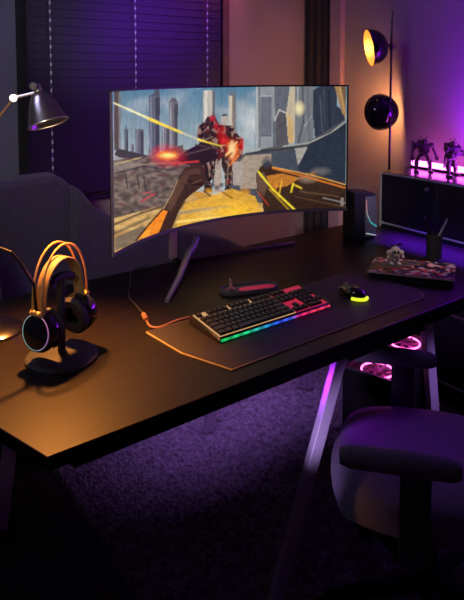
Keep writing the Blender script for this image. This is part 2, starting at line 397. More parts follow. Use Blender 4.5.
# ------------------------------------------------------------------ floor lamp
LU, LV = 2.655, 2.150
fl = thing('floor_lamp', 'black floor lamp with two tilting gold-lined dome shades by the sideboard', 'lamp', (LU, LV, 0))
MB().lathe([(0, 0), (.125, 0), (.125, .014), (.02, .022), (0, .022)], (LU, LV, 0), n=40).build('base', M['black'], fl, bevel=.002)
MB().tube([(LU, LV, .02), (LU, LV, 1.86)], .0065, 12).build('pole', M['dchrome'], fl, smooth=True)
def dome(center, axis, R, name='shade'):
    """hemisphere centred on the opening centre, opening towards axis"""
    a = Vector(axis).normalized(); prof = []
    for i in range(15):
        t = PI/2*i/14; prof.append((R*math.sin(t), -R*math.cos(t)))
    inner = [(max(0, (R-.004)*math.sin(PI/2*i/14)), -(R-.004)*math.cos(PI/2*i/14)) for i in range(14, -1, -1)]
    sh = MB().lathe(prof + [(R-.002, .001)], center, a, 48)
    # remove cap faces that close the opening
    for f in [f for f in sh.bm.faces if len(f.verts) > 8]: sh.bm.faces.remove(f)
    o = sh.build(name, M['gloss'], fl, smooth=True)
    ins = MB().lathe(inner, center, a, 48)
    for f in [f for f in ins.bm.faces if len(f.verts) > 8]: ins.bm.faces.remove(f)
    ins.build('lining', M['gold'], o, smooth=True)
    MB().ball(Vector(center)-a*(R*.42), .018, 14).build('bulb', M['bulb'], o, smooth=True)
    MB().tube([Vector(center)-a*(R-.003), Vector(center)-a*(R*.42)], .010, 10).build('socket', M['black'], o)
    return o
Rs = .104
ax1 = (-cr*.97 - cf*.02 + Vector((0, 0, -.17))).normalized()
back1 = at_d(383, 47, 3.30); c1 = at_d(369, 48, 3.29)
dome(c1, ax1, Rs)
MB().tube([c1-ax1*(Rs+.001), Vector((LU, LV, c1.z+.006))], .005, 8).build('arm', M['dchrome'], fl)
MB().tube([(LU, LV, c1.z-.012), (LU, LV, c1.z+.024)], .010, 12).tube([(LU, LV, c1.z+.006), (LU+.03*cr.x, LV+.03*cr.y, c1.z+.006)], .006, 8).build('swivel_joint', M['dchrome'], fl)
ax2 = (cf*.93 - cr*.36 + Vector((0, 0, -.04))).normalized()
c2 = at_d(382, 112, 3.36)
c2 = c2 + ax2*.02
dome(c2, ax2, Rs)
MB().tube([(LU, LV, c2.z-.02), (LU, LV, c2.z+.02)], .010, 12).build('swivel_joint', M['dchrome'], fl)
MB().tube([Vector((LU, LV, c2.z)), c2-ax2*(Rs-.004)], .005, 8).build('arm', M['dchrome'], fl)
light('POINT', 'floor_lamp_upper_light', c1-ax1*(Rs*.12), 1.0, (1, .50, .22), .022)
light('POINT', 'floor_lamp_lower_light', c2-ax2*(Rs*.12), 3.2, (1, .42, .16), .022)

# ------------------------------------------------------------------ armchair
ac = thing('armchair', 'dark purple-grey upholstered armchair behind the desk at left', 'armchair', (.95, 2.55, 0))
def cushion(m_, name, parent, bev=.04, **k): return m_.build(name, M['chair'], parent, bevel=bev, seg=5, **k)
ac_v = 2.72
def pv(x, y, v): p = at_v(x, y, v); return (p.x, p.z)
bk = [pv(-12, 184, ac_v), pv(20, 180, ac_v), pv(58, 176, ac_v), pv(70, 182, ac_v), pv(98, 262, ac_v)]
bk = bk + [(bk[-1][0], .30), (bk[0][0]-.10, .30)]
cushion(MB().ext(bk, (0, ac_v, 0), (1, 0, 0), (0, 0, 1), (0, .17, 0)), 'backrest', ac, .035)
ar = [pv(71, 184, ac_v), pv(80, 190, ac_v), pv(95, 208, ac_v), pv(113, 218, ac_v), pv(160, 226, ac_v), pv(225, 238, ac_v), pv(262, 256, ac_v)]
ar = ar + [(ar[-1][0], .12), (ar[0][0]-.02, .12)]
cushion(MB().ext(ar, (0, ac_v-.03, 0), (1, 0, 0), (0, 0, 1), (0, .19, 0)), 'side_cushion', ac, .03)
x0 = bk[-1][0]
sx1 = ar[-1][0]
cushion(MB().box(((x0+sx1)/2, 2.48, .36), (sx1-x0, .44, .20)), 'seat', ac)
cushion(MB().box(((x0+sx1)/2, 2.54, .17), (sx1-x0-.02, .60, .14)), 'seat_frame', ac, .015)
arl = [(2.20, .56), (2.24, .74), (2.36, .90), (2.52, .93), (2.70, .90), (2.70, .26), (2.20, .26)]
cushion(MB().ext([(p[0], p[1]) for p in arl], (.36, 0, 0), (0, 1, 0), (0, 0, 1), (.24, 0, 0)), 'armrest', ac, .045)
for p in ((x0+.08, 2.32), (sx1-.08, 2.32), (x0+.08, 2.80), (sx1-.08, 2.80)):
    MB().lathe([(0, 0), (.014, 0), (.022, .10), (0, .10)], (p[0], p[1], 0), n=12).build('leg', M['black'], ac)

# ------------------------------------------------------------------ monitor
A = at_v(113, 257, 1.87); B = at_v(347, 212, 1.87)
mz0, mz1 = .899, 1.473; sag = .20; half = (B.x-A.x)/2; mu = (A.x+B.x)/2
Rm = (half**2+sag**2)/(2*sag); amax = math.asin(half/Rm)
def arc(t, off=0):          # t in -1..1 ; off = metres behind the screen
    a = amax*t; r = Rm+off
    return Vector((mu+r*math.sin(a), 1.87+sag-Rm+r*math.cos(a), 0))
mo = thing('curved_monitor', 'large curved gaming monitor showing a futuristic city battle scene', 'monitor', (mu, 2.0, DT))
def shell(t0, t1, z0, z1, o0, o1, n=48):
    m = MB(); P = [arc(t0+(t1-t0)*i/n, o0) for i in range(n+1)]; Q = [arc(t0+(t1-t0)*i/n, o1) for i in range(n+1)]
    m.prism([(p.x, p.y) for p in P]+[(q.x, q.y) for q in Q[::-1]], z0, z1); return m
m = MB(); P = [arc(-1+2*i/48, .004) for i in range(49)]; Q = [arc(-1+2*i/48, .008+.035*(1-abs(-1+2*i/48)**3)) for i in range(49)]
m.prism([(p.x, p.y) for p in P]+[(q.x, q.y) for q in Q[::-1]], mz0, mz1); m.build('back_shell', M['matte'], mo)
bz = .0055
m = shell(-1, 1, mz1-bz, mz1, -.003, .0038); m.build('top_bezel', M['black'], mo)
shell(-1, 1, mz0, mz0+.012, -.003, .0038).build('bottom_bezel', M['frame'], mo)
shell(-1, -.990, mz0+.0122, mz1-bz-.0002, -.003, .0038).build('side_bezel', M['frame'], mo)
shell(.989, 1, mz0+.0122, mz1-bz-.0002, -.003, .0038).build('side_bezel', M['black'], mo)
hb = MB(); c_ = arc(0, .031); hb.box((mu, c_.y+.03, 1.19), (.34, .07, .30)); hb.build('rear_housing', M['matte'], mo, bevel=.02)

# screen picture ----------------------------------------------------
NX, NY = 340, 190
tt = np.linspace(-.989, .989, NX); zz = np.linspace(mz0+.0125, mz1-bz-.001, NY)
TT, ZZ = np.meshgrid(tt, zz, indexing='ij')
XW = mu+Rm*np.sin(amax*TT); YW = 1.87+sag-Rm+Rm*np.cos(amax*TT)
dx, dy, dz = XW, YW, ZZ-1.54
dep = dx*cf.x+dy*cf.y+dz*cf.z
PX = CX+F*(dx*cr.x+dy*cr.y)/dep; PY = CY-F*(dx*cu.x+dy*cu.y+dz*cu.z)/dep    # picture coordinates of each screen point
img = np.zeros((NX, NY, 3))
rs = np.random.RandomState(11)
def xf(mode):
    ox, oy, k = {'p': (0, 0, 1), 'c': (100, 80, 1.785), 'A': (110, 80, 3.867), 'B': (230, 80, 3.867), 'C': (110, 160, 3.867), 'D': (230, 150, 3.867), 'G': (180, 90, 4.615)}[mode]
    return lambda p: (ox+p[0]/k, oy+p[1]/k)
def inside(poly):
    m = np.zeros(PX.shape, bool); n = len(poly)
    for i in range(n):
        x1, y1 = poly[i]; x2, y2 = poly[(i+1) % n]
        if y1 == y2: continue
        c = ((y1 > PY) != (y2 > PY)) & (PX < (x2-x1)*(PY-y1)/(y2-y1)+x1); m ^= c
    return m
def fill(poly, c, a=1.0, mode='p'):
    f_ = xf(mode); m = inside([f_(p) for p in poly]); img[m] = img[m]*(1-a)+np.array(srgb(c))*a
def line(pts, c, w=1.0, a=1.0, mode='p', w2=None):
    f_ = xf(mode); q = [f_(p) for p in pts]
    for (x1, y1), (x2, y2) in zip(q, q[1:]):
        L2 = (x2-x1)**2+(y2-y1)**2+1e-9; t = np.clip(((PX-x1)*(x2-x1)+(PY-y1)*(y2-y1))/L2, 0, 1)
        d = np.hypot(PX-x1-t*(x2-x1), PY-y1-t*(y2-y1)); ww = w if w2 is None else w+(w2-w)*t
        k = (np.clip(ww/2+.5-d, 0, 1)*a)[..., None]; img[:] = img*(1-k)+np.array(srgb(c))*k
def blob(x, y, rx, ry, c, a=1.0, p=2, add=False, mode='p'):
    x, y = xf(mode)((x, y)); d = np.hypot((PX-x)/rx, (PY-y)/ry); k = (np.clip(1-d, 0, 1)**p*a)[..., None]
    if add: img[:] = img+np.array(srgb(c))*k
    else: img[:] = img*(1-k)+np.array(srgb(c))*k
def R_(x0, y0, x1, y1): return [(x0, y0), (x1, y0), (x1, y1), (x0, y1)]
def smooth_noise(sx, sy, seed):
    r = np.random.RandomState(seed); gx = (PX-100)/sx; gy = (PY-70)/sy; G = r.rand(int(300/sx)+4, int(230/sy)+4)
    i = np.floor(gx).astype(int); j = np.floor(gy).astype(int); fx = gx-i; fy = gy-j
    i = np.clip(i, 0, G.shape[0]-2); j = np.clip(j, 0, G.shape[1]-2)
    return (G[i, j]*(1-fx)*(1-fy)+G[i+1, j]*fx*(1-fy)+G[i, j+1]*(1-fx)*fy+G[i+1, j+1]*fx*fy)
# sky
t_ = np.clip((PY-88)/85, 0, 1)[..., None]
img[:] = np.array(srgb((86, 128, 152)))*(1-t_)+np.array(srgb((170, 182, 180)))*t_
nz = smooth_noise(14, 8, 5); k = (np.clip((nz-.45)*2.2, 0, 1)*.5)[..., None]; img[:] = img*(1-k)+np.array(srgb((178, 182, 186)))*k
blob(252, 122, 20, 26, (205, 205, 205), .85, 1.2); blob(177, 100, 14, 16, (150, 165, 180), .6)
# left skyline
fill(R_(114, 90, 119, 150), (92, 78, 74)); fill(R_(118, 92, 121, 150), (130, 120, 115), .6)
for (a0, b0, a1, b1, c_, h_) in ((55, 190, 70, 280, (96, 102, 112), 1), (78, 248, 92, 320, (118, 122, 128), 0), (98, 190, 130, 330, (104, 104, 112), 0), (150, 62, 192, 320, (98, 104, 114), 0), (200, 180, 228, 320, (120, 122, 126), 0), (228, 85, 262, 320, (116, 116, 120), 0)):
    fill(R_(a0, b0, a1, b1), c_, 1, 'A'); w_ = a1-a0
    fill(R_(a0+w_*.62, b0+6, a1, b1), tuple(x*.70 for x in c_), 1, 'A'); fill(R_(a0+w_*.1, b0+4, a0+w_*.28, b1), tuple(min(255, x*1.35) for x in c_), .8, 'A')
fill([(150, 62), (171, 48), (171, 34), (190, 34), (192, 62)], (88, 92, 102), 1, 'A'); fill([(228, 85), (240, 66), (254, 72), (262, 85)], (100, 96, 98), 1, 'A')
fill([(60, 190), (62, 160), (65, 190)], (96, 102, 112), 1, 'A')
# towers in the middle
fill(R_(108, 0, 150, 260), (186, 180, 168), 1, 'G'); fill(R_(112, 0, 126, 250), (214, 208, 196), .9, 'G'); fill(R_(148, 0, 163, 250), (110, 112, 120), 1, 'G')
fill(R_(187, 120, 224, 300), (176, 172, 166), 1, 'G'); fill([(187, 122), (205, 108), (224, 120)], (70, 78, 90), 1, 'G')
fill(R_(224, 20, 252, 330), (196, 186, 170), 1, 'G'); fill(R_(240, 14, 256, 330), (118, 110, 104), .9, 'G'); fill(R_(226, 8, 250, 26), (110, 120, 130), 1, 'G')
# right city block
fill([(98, 24), (165, 24), (165, 262), (98, 262)], (142, 146, 152), 1, 'B'); fill(R_(118, 60, 160, 215), (112, 116, 124), 1, 'B'); line([(104, 24), (104, 262)], (190, 190, 188), 1.2, 1, 'B'); line([(116, 62), (162, 62)], (190, 192, 192), .8, .9, 'B'); line([(118, 216), (160, 216)], (70, 74, 80), .8, .9, 'B'); line([(112, 30), (116, 260)], (80, 84, 92), .9, .8, 'B')
fill([(165, 24), (228, 24), (228, 262), (165, 262)], (104, 108, 118), 1, 'B'); line([(168, 24), (170, 150)], (176, 178, 178), 1, .9, 'B')
fill([(176, 150), (190, 118), (224, 130), (228, 250), (180, 252)], (92, 90, 96), 1, 'B'); line([(172, 158), (190, 116), (222, 130)], (210, 205, 195), 1, .9, 'B'); line([(180, 190), (218, 158)], (60, 60, 66), .9, .8, 'B')
fill([(216, 130), (232, 24), (252, 24), (250, 240), (224, 240)], (186, 172, 150), 1, 'B'); fill([(222, 130), (240, 150), (246, 245), (226, 245)], (206, 170, 110), .9, 'B')
fill([(252, 24), (330, 24), (322, 250), (250, 250)], (122, 124, 130), 1, 'B'); line([(280, 24), (284, 160), (262, 250)], (64, 68, 78), 1.6, .8, 'B'); line([(262, 30), (262, 130)], (184, 184, 182), 1.2, .8, 'B'); line([(286, 180), (316, 140)], (180, 176, 164), .8, .8, 'B'); line([(300, 30), (306, 240)], (86, 90, 100), 1.4, .7, 'B')
blob(268, 110, 6, 9, (255, 236, 180), 1, .8, mode='B')
fill([(322, 40), (350, 22), (410, 22), (414, 100), (444, 130), (444, 210), (330, 250), (320, 130)], (58, 64, 78), 1, 'B'); line([(348, 60), (356, 200)], (92, 98, 110), 1.4, .7, 'B'); line([(382, 40), (386, 190)], (40, 46, 60), 1.8, .8, 'B'); line([(362, 40), (366, 160)], (84, 90, 102), .8, .7, 'B')
fill([(404, 24), (448, 24), (448, 150), (434, 130)], (164, 128, 84), 1, 'B'); fill([(428, 24), (448, 24), (448, 110)], (104, 84, 66), .8, 'B'); line([(424, 30), (442, 120)], (206, 170, 120), .8, .8, 'B')
# lower right slate mass and arc bridge
fill([(40, 290), (160, 262), (300, 240), (448, 150), (448, 560), (0, 560), (0, 300)], (84, 84, 90), 1, 'B')
fill([(60, 292), (160, 285), (160, 420), (40, 420), (10, 340)], (166, 150, 132), 1, 'B'); fill([(165, 285), (250, 270), (290, 330), (290, 400), (170, 400)], (74, 82, 92), 1, 'B')
fill([(250, 262), (330, 250), (280, 300), (262, 330)], (170, 164, 156), .9, 'B')
fill([(300, 258), (448, 170), (448, 420), (290, 420), (262, 340)], (50, 58, 72), 1, 'B')
line([(50, 272), (165, 262), (300, 244), (390, 205), (446, 160)], (168, 168, 164), 1.5, .95, 'B'); line([(120, 270), (200, 256)], (60, 56, 54), 1.6, .9, 'B'); line([(60, 284), (300, 256), (446, 176)], (42, 48, 58), 1.2, .9, 'B')
# left mid ground: rubble, deck
fill([(0, 12), (110, 0), (280, -60), (300, 40), (300, 200), (0, 240)], (96, 88, 82), 1, 'C')
fill([(15, -20), (30, -45), (160, -15), (60, 0)], (70, 66, 66), 1, 'C'); line([(10, -12), (140, 8), (200, 0)], (160, 150, 140), 1.0, .8, 'C')
rb = smooth_noise(4, 2.2, 9); msk = inside([xf('C')(p) for p in ((10, 0), (120, -10), (300, -40), (300, 130), (200, 190), (15, 215))])
col_a, col_b, col_c = np.array(srgb((58, 52, 50))), np.array(srgb((150, 132, 116))), np.array(srgb((110, 56, 56)))
img[msk] = (col_a*(1-rb[msk][:, None])+col_b*rb[msk][:, None]); rb2 = smooth_noise(7, 3, 19)
mk = msk & (rb2 > .72); img[mk] = img[mk]*.5+col_c*.5
fill([(12, 10), (60, 0), (120, 20), (40, 46), (12, 60)], (140, 128, 118), .8, 'C'); line([(20, 50), (130, 25), (240, 40)], (50, 46, 46), 1.4, .8, 'C'); line([(80, 20), (250, 10), (280, -10)], (196, 176, 150), .8, .7, 'C')
for q in ((60, 55), (105, 55), (130, 60)): line([q, (q[0]+8, q[1]+55)], (40, 38, 40), 1.5, .8, 'C')
line([(120, 160), (175, 130)], (210, 60, 80), 1.6, .8, 'C'); line([(130, 128), (160, 124)], (220, 80, 90), 1, .8, 'C')
# street of yellow dust
fill([(14, 225), (150, 190), (240, 165), (330, 120), (460, 150), (780, 190), (600, 330), (460, 360), (10, 360)], (184, 146, 84), 1, 'C')
st_ = smooth_noise(16, 2.6, 23); msk = inside([xf('C')(p) for p in ((14, 225), (150, 190), (240, 165), (330, 120), (460, 150), (640, 170), (600, 330), (460, 360), (10, 360))])
kk = np.clip((st_[msk]-.3)*1.8, 0, 1)[:, None]; img[msk] = img[msk]*(1-kk*.7)+np.array(srgb((232, 196, 128)))*kk*.7
line([(15, 250), (120, 205), (210, 178)], (96, 74, 56), 2.2, .9, 'C'); line([(15, 285), (150, 225)], (120, 98, 76), 2.4, .8, 'C'); line([(15, 268), (140, 214)], (226, 180, 104), 1.4, .9, 'C'); fill([(20, 300), (120, 255), (150, 262), (90, 320), (20, 350)], (110, 100, 92), .8, 'C')
fill([(290, 170), (470, 110), (560, 140), (600, 225), (420, 250), (250, 278)], (228, 172, 48), .85, 'C'); line([(270, 205), (460, 178)], (150, 136, 112), 3.2, .8, 'C'); line([(260, 240), (470, 214)], (250, 214, 120), 2.4, .8, 'C')
blob(232, 212, 26, 12, (255, 196, 40), .9, .8); blob(206, 213, 22, 7, (240, 196, 104), .8)
# walking machine, seen from behind its smoke
fill([(84, 165), (110, 150), (128, 120), (160, 118), (180, 160), (240, 165), (262, 200), (292, 230), (292, 300), (250, 330), (200, 300), (180, 330), (120, 320), (95, 260), (78, 220)], (60, 42, 40), 1, 'G')
fill([(105, 290), (150, 290), (172, 330), (160, 400), (140, 420), (150, 470), (110, 470), (112, 400), (100, 340)], (56, 48, 46), 1, 'G'); fill([(190, 300), (250, 300), (244, 370), (232, 460), (206, 460), (208, 400), (192, 350)], (62, 48, 44), 1, 'G')
fill([(150, 330), (190, 330), (190, 470), (160, 470)], (178, 162, 150), 1, 'G'); fill([(240, 330), (290, 330), (290, 440), (246, 440)], (172, 160, 150), 1, 'G')
mk = inside([xf('G')(p) for p in ((84, 165), (110, 150), (128, 120), (160, 118), (180, 160), (240, 165), (262, 200), (292, 230), (292, 300), (250, 330), (244, 370), (232, 460), (206, 460), (200, 300), (180, 330), (160, 400), (140, 470), (110, 470), (100, 340), (95, 260), (78, 220))])
n1 = smooth_noise(2.2, 2.6, 41); n2 = smooth_noise(3, 2, 43)
img[mk & (n1 > .66)] = srgb((150, 122, 104)); img[mk & (n1 < .22)] = srgb((22, 16, 18)); img[mk & (n2 > .76)] = srgb((116, 36, 34))
for q in (((90, 240), (150, 215)), ((120, 300), (170, 290)), ((100, 200), (130, 170)), ((130, 300), (136, 400)), ((225, 310), (216, 440)), ((80, 270), (160, 262)), ((208, 120), (206, 200)), ((240, 170), (262, 120)), ((60, 268), (100, 264))): line(q, (170, 146, 126), .7, .9, 'G')
for q in (((118, 320), (122, 400)), ((160, 340), (150, 440)), ((196, 180), (170, 260)), ((230, 180), (250, 330)), ((104, 150), (100, 230)), ((60, 275), (120, 285))): line(q, (26, 20, 22), 1.4, .9, 'G')
blob(150, 130, 4, 4, (206, 40, 60), 1, .7, mode='G'); blob(166, 165, 3.4, 6, (190, 30, 44), .9, .8, mode='G'); blob(190, 200, 6, 12, (200, 24, 24), .8, .9, mode='G'); blob(205, 235, 7, 6, (236, 30, 20), .8, .9, mode='G')
blob(285, 250, 3, 8, (214, 30, 26), .9, .7, mode='G'); blob(240, 265, 13, 13, (235, 50, 22), .6, 1.3, mode='G')
for k_ in range(26):
    a = rs.uniform(0, 6.28); r1 = rs.uniform(10, 46); line([(242+12*math.cos(a), 275+16*math.sin(a)), (242+r1*math.cos(a), 275+r1*math.sin(a))], (255, int(rs.uniform(60, 190)), 40), .8, .8, 'G')
blob(245, 285, 7, 13, (255, 130, 50), 1, .9, mode='G'); blob(240, 272, 4.5, 10, (255, 232, 170), 1, .8, mode='G'); line([(212, 300), (262, 240)], (255, 210, 140), 1.4, .9, 'G'); line([(200, 330), (240, 290)], (60, 30, 24), 1.2, .9, 'G'); line([(228, 350), (270, 300)], (255, 140, 60), 1.2, .9, 'G')
for q in ((90, 485), (130, 470), (222, 480), (300, 470)): blob(q[0], q[1], 6, 4.5, (214, 150, 20), .9, .6, mode='G')
line([(196, 470), (240, 500)], (120, 70, 20), 1.4, .9, 'G'); line([(110, 465), (140, 490)], (40, 30, 26), 1.6, .9, 'G')
for q in ((150, 440), (170, 450), (125, 432), (190, 438)): blob(q[0], q[1], 3, 3, (70, 60, 70), .9, .6, mode='G')
# weapon in the left hand and its flash
fill([(255, 0), (300, -40), (360, -70), (400, -50), (420, -10), (350, 20), (300, 20)], (48, 36, 34), 1, 'C'); line([(270, -15), (400, -50)], (110, 92, 80), 1.2, .8, 'C'); line([(330, -60), (430, -40)], (80, 66, 60), 1.4, .9, 'C')
blob(215, 292, 19, 13, (240, 40, 50), .9, .9, mode='A'); blob(262, 300, 12, 12, (170, 30, 36), .8, .9, mode='A'); blob(222, 292, 13, 5.5, (255, 150, 40), 1, .6, mode='A'); blob(222, 292, 9, 3, (255, 236, 130), 1, .6, mode='A')
line([(240, 15), (340, 5)], (226, 60, 50), 1.8, .8, 'C')
# gloved arm with orange cuff
glove = [(100, 312), (160, 245), (205, 192), (232, 140), (255, 82), (285, 34), (318, 14), (350, 8), (366, 40), (372, 70), (360, 100), (318, 130), (286, 158), (262, 200), (238, 262), (232, 292), (180, 296)]
fill(glove, (70, 48, 34), 1, 'C'); fill([(232, 150), (262, 84), (292, 40), (300, 80), (262, 150), (236, 200), (218, 190)], (104, 76, 54), .85, 'C')
fill([(262, 84), (300, 38), (345, 30), (352, 56), (312, 62), (284, 96)], (92, 66, 48), 1, 'C'); line([(300, 76), (330, 96), (356, 92)], (30, 20, 16), 1.6, .9, 'C'); line([(304, 62), (340, 56)], (34, 24, 20), 1.2, .9, 'C'); line([(286, 96), (300, 128)], (34, 24, 20), 1, .8, 'C'); line([(318, 90), (352, 78)], (128, 100, 76), 1, .8, 'C')
line([(206, 190), (238, 132), (262, 76)], (200, 170, 130), .9, .8, 'C'); line([(238, 262), (262, 200), (290, 158)], (36, 24, 18), 1.6, .8, 'C')
fill([(102, 310), (150, 252), (202, 192), (226, 200), (208, 240), (186, 288), (150, 298)], (240, 138, 24), 1, 'C'); fill([(102, 310), (128, 280), (160, 262), (150, 298)], (255, 168, 50), .8, 'C'); line([(100, 312), (155, 244), (204, 190)], (52, 32, 24), 1.6, .95, 'C'); line([(226, 198), (208, 240), (188, 288)], (44, 28, 20), 1.3, .95, 'C')
# tracer beam
line([(14, 88), (180, 162)], (236, 226, 150), 1.2, .95, 'A', 2.8); line([(150, 150), (280, 205)], (250, 214, 30), 3.0, .95, 'A', 2.2); line([(280, 205), (350, 232)], (206, 204, 180), 2, .8, 'A'); line([(340, 230), (430, 256)], (250, 220, 60), 2, .95, 'A', .9); line([(20, 92), (150, 150)], (255, 250, 210), .8, .9, 'A')
line([(120, 300), (20, 325)], (220, 200, 120), .8, .8, 'A')
# heavy weapon at right
fill([(100, 90), (122, 60), (150, 40), (165, 66), (260, 88), (330, 92), (446, 140), (446, 240), (262, 246), (200, 262), (130, 245), (122, 180), (104, 150)], (66, 48, 38), 1, 'D')
fill([(140, 100), (200, 90), (270, 108), (220, 140), (160, 150)], (196, 126, 44), .9, 'D'); fill([(104, 96), (130, 84), (150, 130), (130, 180), (106, 150)], (110, 84, 70), .9, 'D'); blob(142, 48, 6, 7, (70, 74, 84), .95, .5, mode='D')
fill([(230, 190), (446, 170), (446, 242), (262, 246)], (60, 40, 32), .9, 'D'); line([(250, 180), (440, 220)], (104, 76, 58), 1.2, .7, 'D'); line([(270, 160), (420, 180)], (120, 90, 66), 1.2, .7, 'D'); blob(300, 110, 12, 6, (160, 140, 116), .8, .8, mode='D'); blob(350, 82, 12, 5, (120, 118, 116), .8, .7, mode='D')
line([(110, 85), (165, 152), (262, 242)], (250, 222, 40), 2.0, 1, 'D', 1.6); line([(150, 150), (236, 240)], (220, 170, 40), 1.0, .9, 'D'); line([(165, 70), (300, 105), (444, 146)], (214, 120, 40), 1.8, 1, 'D', 1.4); line([(165, 66), (320, 98), (446, 134)], (255, 190, 90), .8, .9, 'D')
line([(200, 120), (188, 180)], (240, 190, 50), 1.2, .95, 'D'); line([(180, 118), (176, 166)], (230, 150, 40), .9, .9, 'D'); line([(244, 130), (236, 162)], (250, 214, 40), 1.6, .95, 'D'); line([(244, 132), (276, 148)], (250, 214, 40), 1.4, .95, 'D'); line([(270, 110), (330, 84)], (210, 130, 60), 1, .9, 'D')
line([(106, 160), (150, 215)], (200, 70, 30), 1.0, .9, 'D'); line([(360, 185), (446, 205)], (190, 190, 190), .8, .6, 'D'); fill([(428, 185), (440, 185), (440, 215), (428, 215)], (150, 140, 134), .7, 'D')
vs = smooth_noise(1.3, 6, 51); up = ((PY < 150)[..., None])*1.0
img *= 1+up*.30*(vs-.5)[..., None]
vs2 = smooth_noise(3, 1.4, 53); img *= 1+(1-up)*.35*(vs2-.5)[..., None]
img = np.clip(img, 0, 1); img = img*.92+.16*img*img*(3-2*img)-.006; img = img*.96+img.mean(axis=2, keepdims=True)*.04
img *= (1+.10*(smooth_noise(1.5, 1.5, 31)-.5))[..., None]
scr = bpy.data.meshes.new('screen')
o0 = org[mo.name]
vv = np.stack([XW-o0.x, YW-o0.y-.0006, ZZ-o0.z], -1).reshape(-1, 3)
idx = np.arange(NX*NY).reshape(NX, NY)
fc = np.stack([idx[:-1, :-1], idx[1:, :-1], idx[1:, 1:], idx[:-1, 1:]], -1).reshape(-1, 4)
scr.from_pydata(vv.tolist(), [], fc.tolist()); scr.update()
ca = scr.color_attributes.new('glow', 'FLOAT_COLOR', 'POINT')
ca.data.foreach_set('color', np.concatenate([np.clip(img, 0, 1).reshape(-1, 3), np.ones((NX*NY, 1))], 1).ravel())
so = bpy.data.objects.new('screen', scr); col.objects.link(so); so.parent = mo; scr.materials.append(M['screen']); org[so.name] = o0

# monitor stand: neck and V foot
nkc = at_v(173, 250, 2.06)
MB().box((nkc.x, 2.06, 1.0), (.036, .016, .44)).build('stand_neck', mat('pink_reflection_metal', (.62, .42, .50), .35, metal=.5), mo, bevel=.004)  # pink base colour imitates a reflection on the neck
MB().box((mu-.20, 2.115, 1.10), (.44, .05, .12)).build('stand_bracket', M['matte'], mo, bevel=.006)
ft = at_z(167, 303); ft.z = DT+.008
hubp = at_v(189, 252, 2.05)
MB().tube([at_v(197, 238, 2.08), at_v(194, 246, 2.065), hubp, hubp*.45+ft*.55+Vector((0, 0, -.012)), ft], [.015, .016, .016, .013, .008], 10).build('stand_foot', mat('violet_grey_metal', (.30, .28, .42), .35, metal=.6), mo, smooth=True)
rf_ = Vector((nkc.x+.62, 2.02, DT+.007))
bk0 = Vector((nkc.x+.03, 2.09, DT+.012))
MB().tube([bk0, rf_], [.009, .006], 8).build('stand_foot', M['dchrome'], mo, smooth=True)
MB().tube([Vector((nkc.x+.03, 2.10, 1.08)), bk0+Vector((0, 0, .0))], .012, 10).build('stand_column', M['matte'], mo, smooth=True)

# ------------------------------------------------------------------ speaker
sp_ = Vector((2.185, 1.935, DT))
sk = thing('desktop_speaker', 'black angular desktop speaker with a thin coloured light line by the sideboard', 'speaker', sp_)
L = local(sp_, -.30) @ Matrix.Diagonal((.80, .8, 1, 1))
sh_ = MB(L); sh_.ext([(-.085, 0), (.060, 0), (.072, .11), (.060, .215), (-.085, .225)], (0, .07, 0), (1, 0, 0), (0, 0, 1), (0, -.14, 0)); sh_.build('cabinet', M['matte'], sk, bevel=.006)
gr = MB(L); gr.ext([(-.015, .012), (.056, .012), (.066, .11), (.056, .205), (-.015, .205)], (0, -.0705, 0), (1, 0, 0), (0, 0, 1), (0, -.006, 0)); g_ = gr.build('grille', mat('grey_grille', (.16, .16, .18), .55, bump=.4, bscale=500), sk, bevel=.002)
gl = MB(L); gl.tube([(-.012, -.079, .19), (-.006, -.079, .125), (.020, -.079, .080), (.062, -.079, .058)], .0022, 6)
o_ = gl.build('light_strip', M['glow'], sk)
set_glow(o_, lambda p: (Vector(srgb((255, 120, 140)))*min(1, max(0, (p.z-DT-.08)/.10)) + Vector(srgb((70, 210, 220)))*min(1, max(0, 1-(p.z-DT-.08)/.10)))*.8)
gl = MB(L); gl.tube([(-.010, -.079, .030), (.058, -.079, .016)], .002, 6); o_ = gl.build('light_strip', M['glow'], sk); set_glow(o_, lambda p: srgb((170, 185, 190)))

# ------------------------------------------------------------------ mouse mat
mm_ = thing('mouse_mat', 'large angular cloth desk mat under the keyboard and mouse', 'desk mat', (1.3, 1.45, DT))
mp_ = [(.839, 1.591), (.855, 1.412), (.914, 1.250), (1.762, 1.262), (1.80, 1.30), (1.80, 1.56), (1.74, 1.60)]
def inset(poly, d):
    cx = sum(p[0] for p in poly)/len(poly); cy = sum(p[1] for p in poly)/len(poly); o = []
    for i, p in enumerate(poly):
        a = Vector(poly[i-1]); b_ = Vector(p); c_ = Vector(poly[(i+1) % len(poly)])
        n1 = Vector((-(b_-a).y, (b_-a).x)).normalized(); n2 = Vector((-(c_-b_).y, (c_-b_).x)).normalized()
        nn = (n1+n2).normalized(); o.append(tuple(b_+nn*(d/max(.3, nn.dot(n1)))))
    return o
MB().prism(mp_, DT+.0003, DT+.0035).build('stitched_edge', M['matedge'], mm_)
MB().prism(inset(mp_, .0035), DT+.0036, DT+.0048).build('cloth_top', M['mat'], mm_)

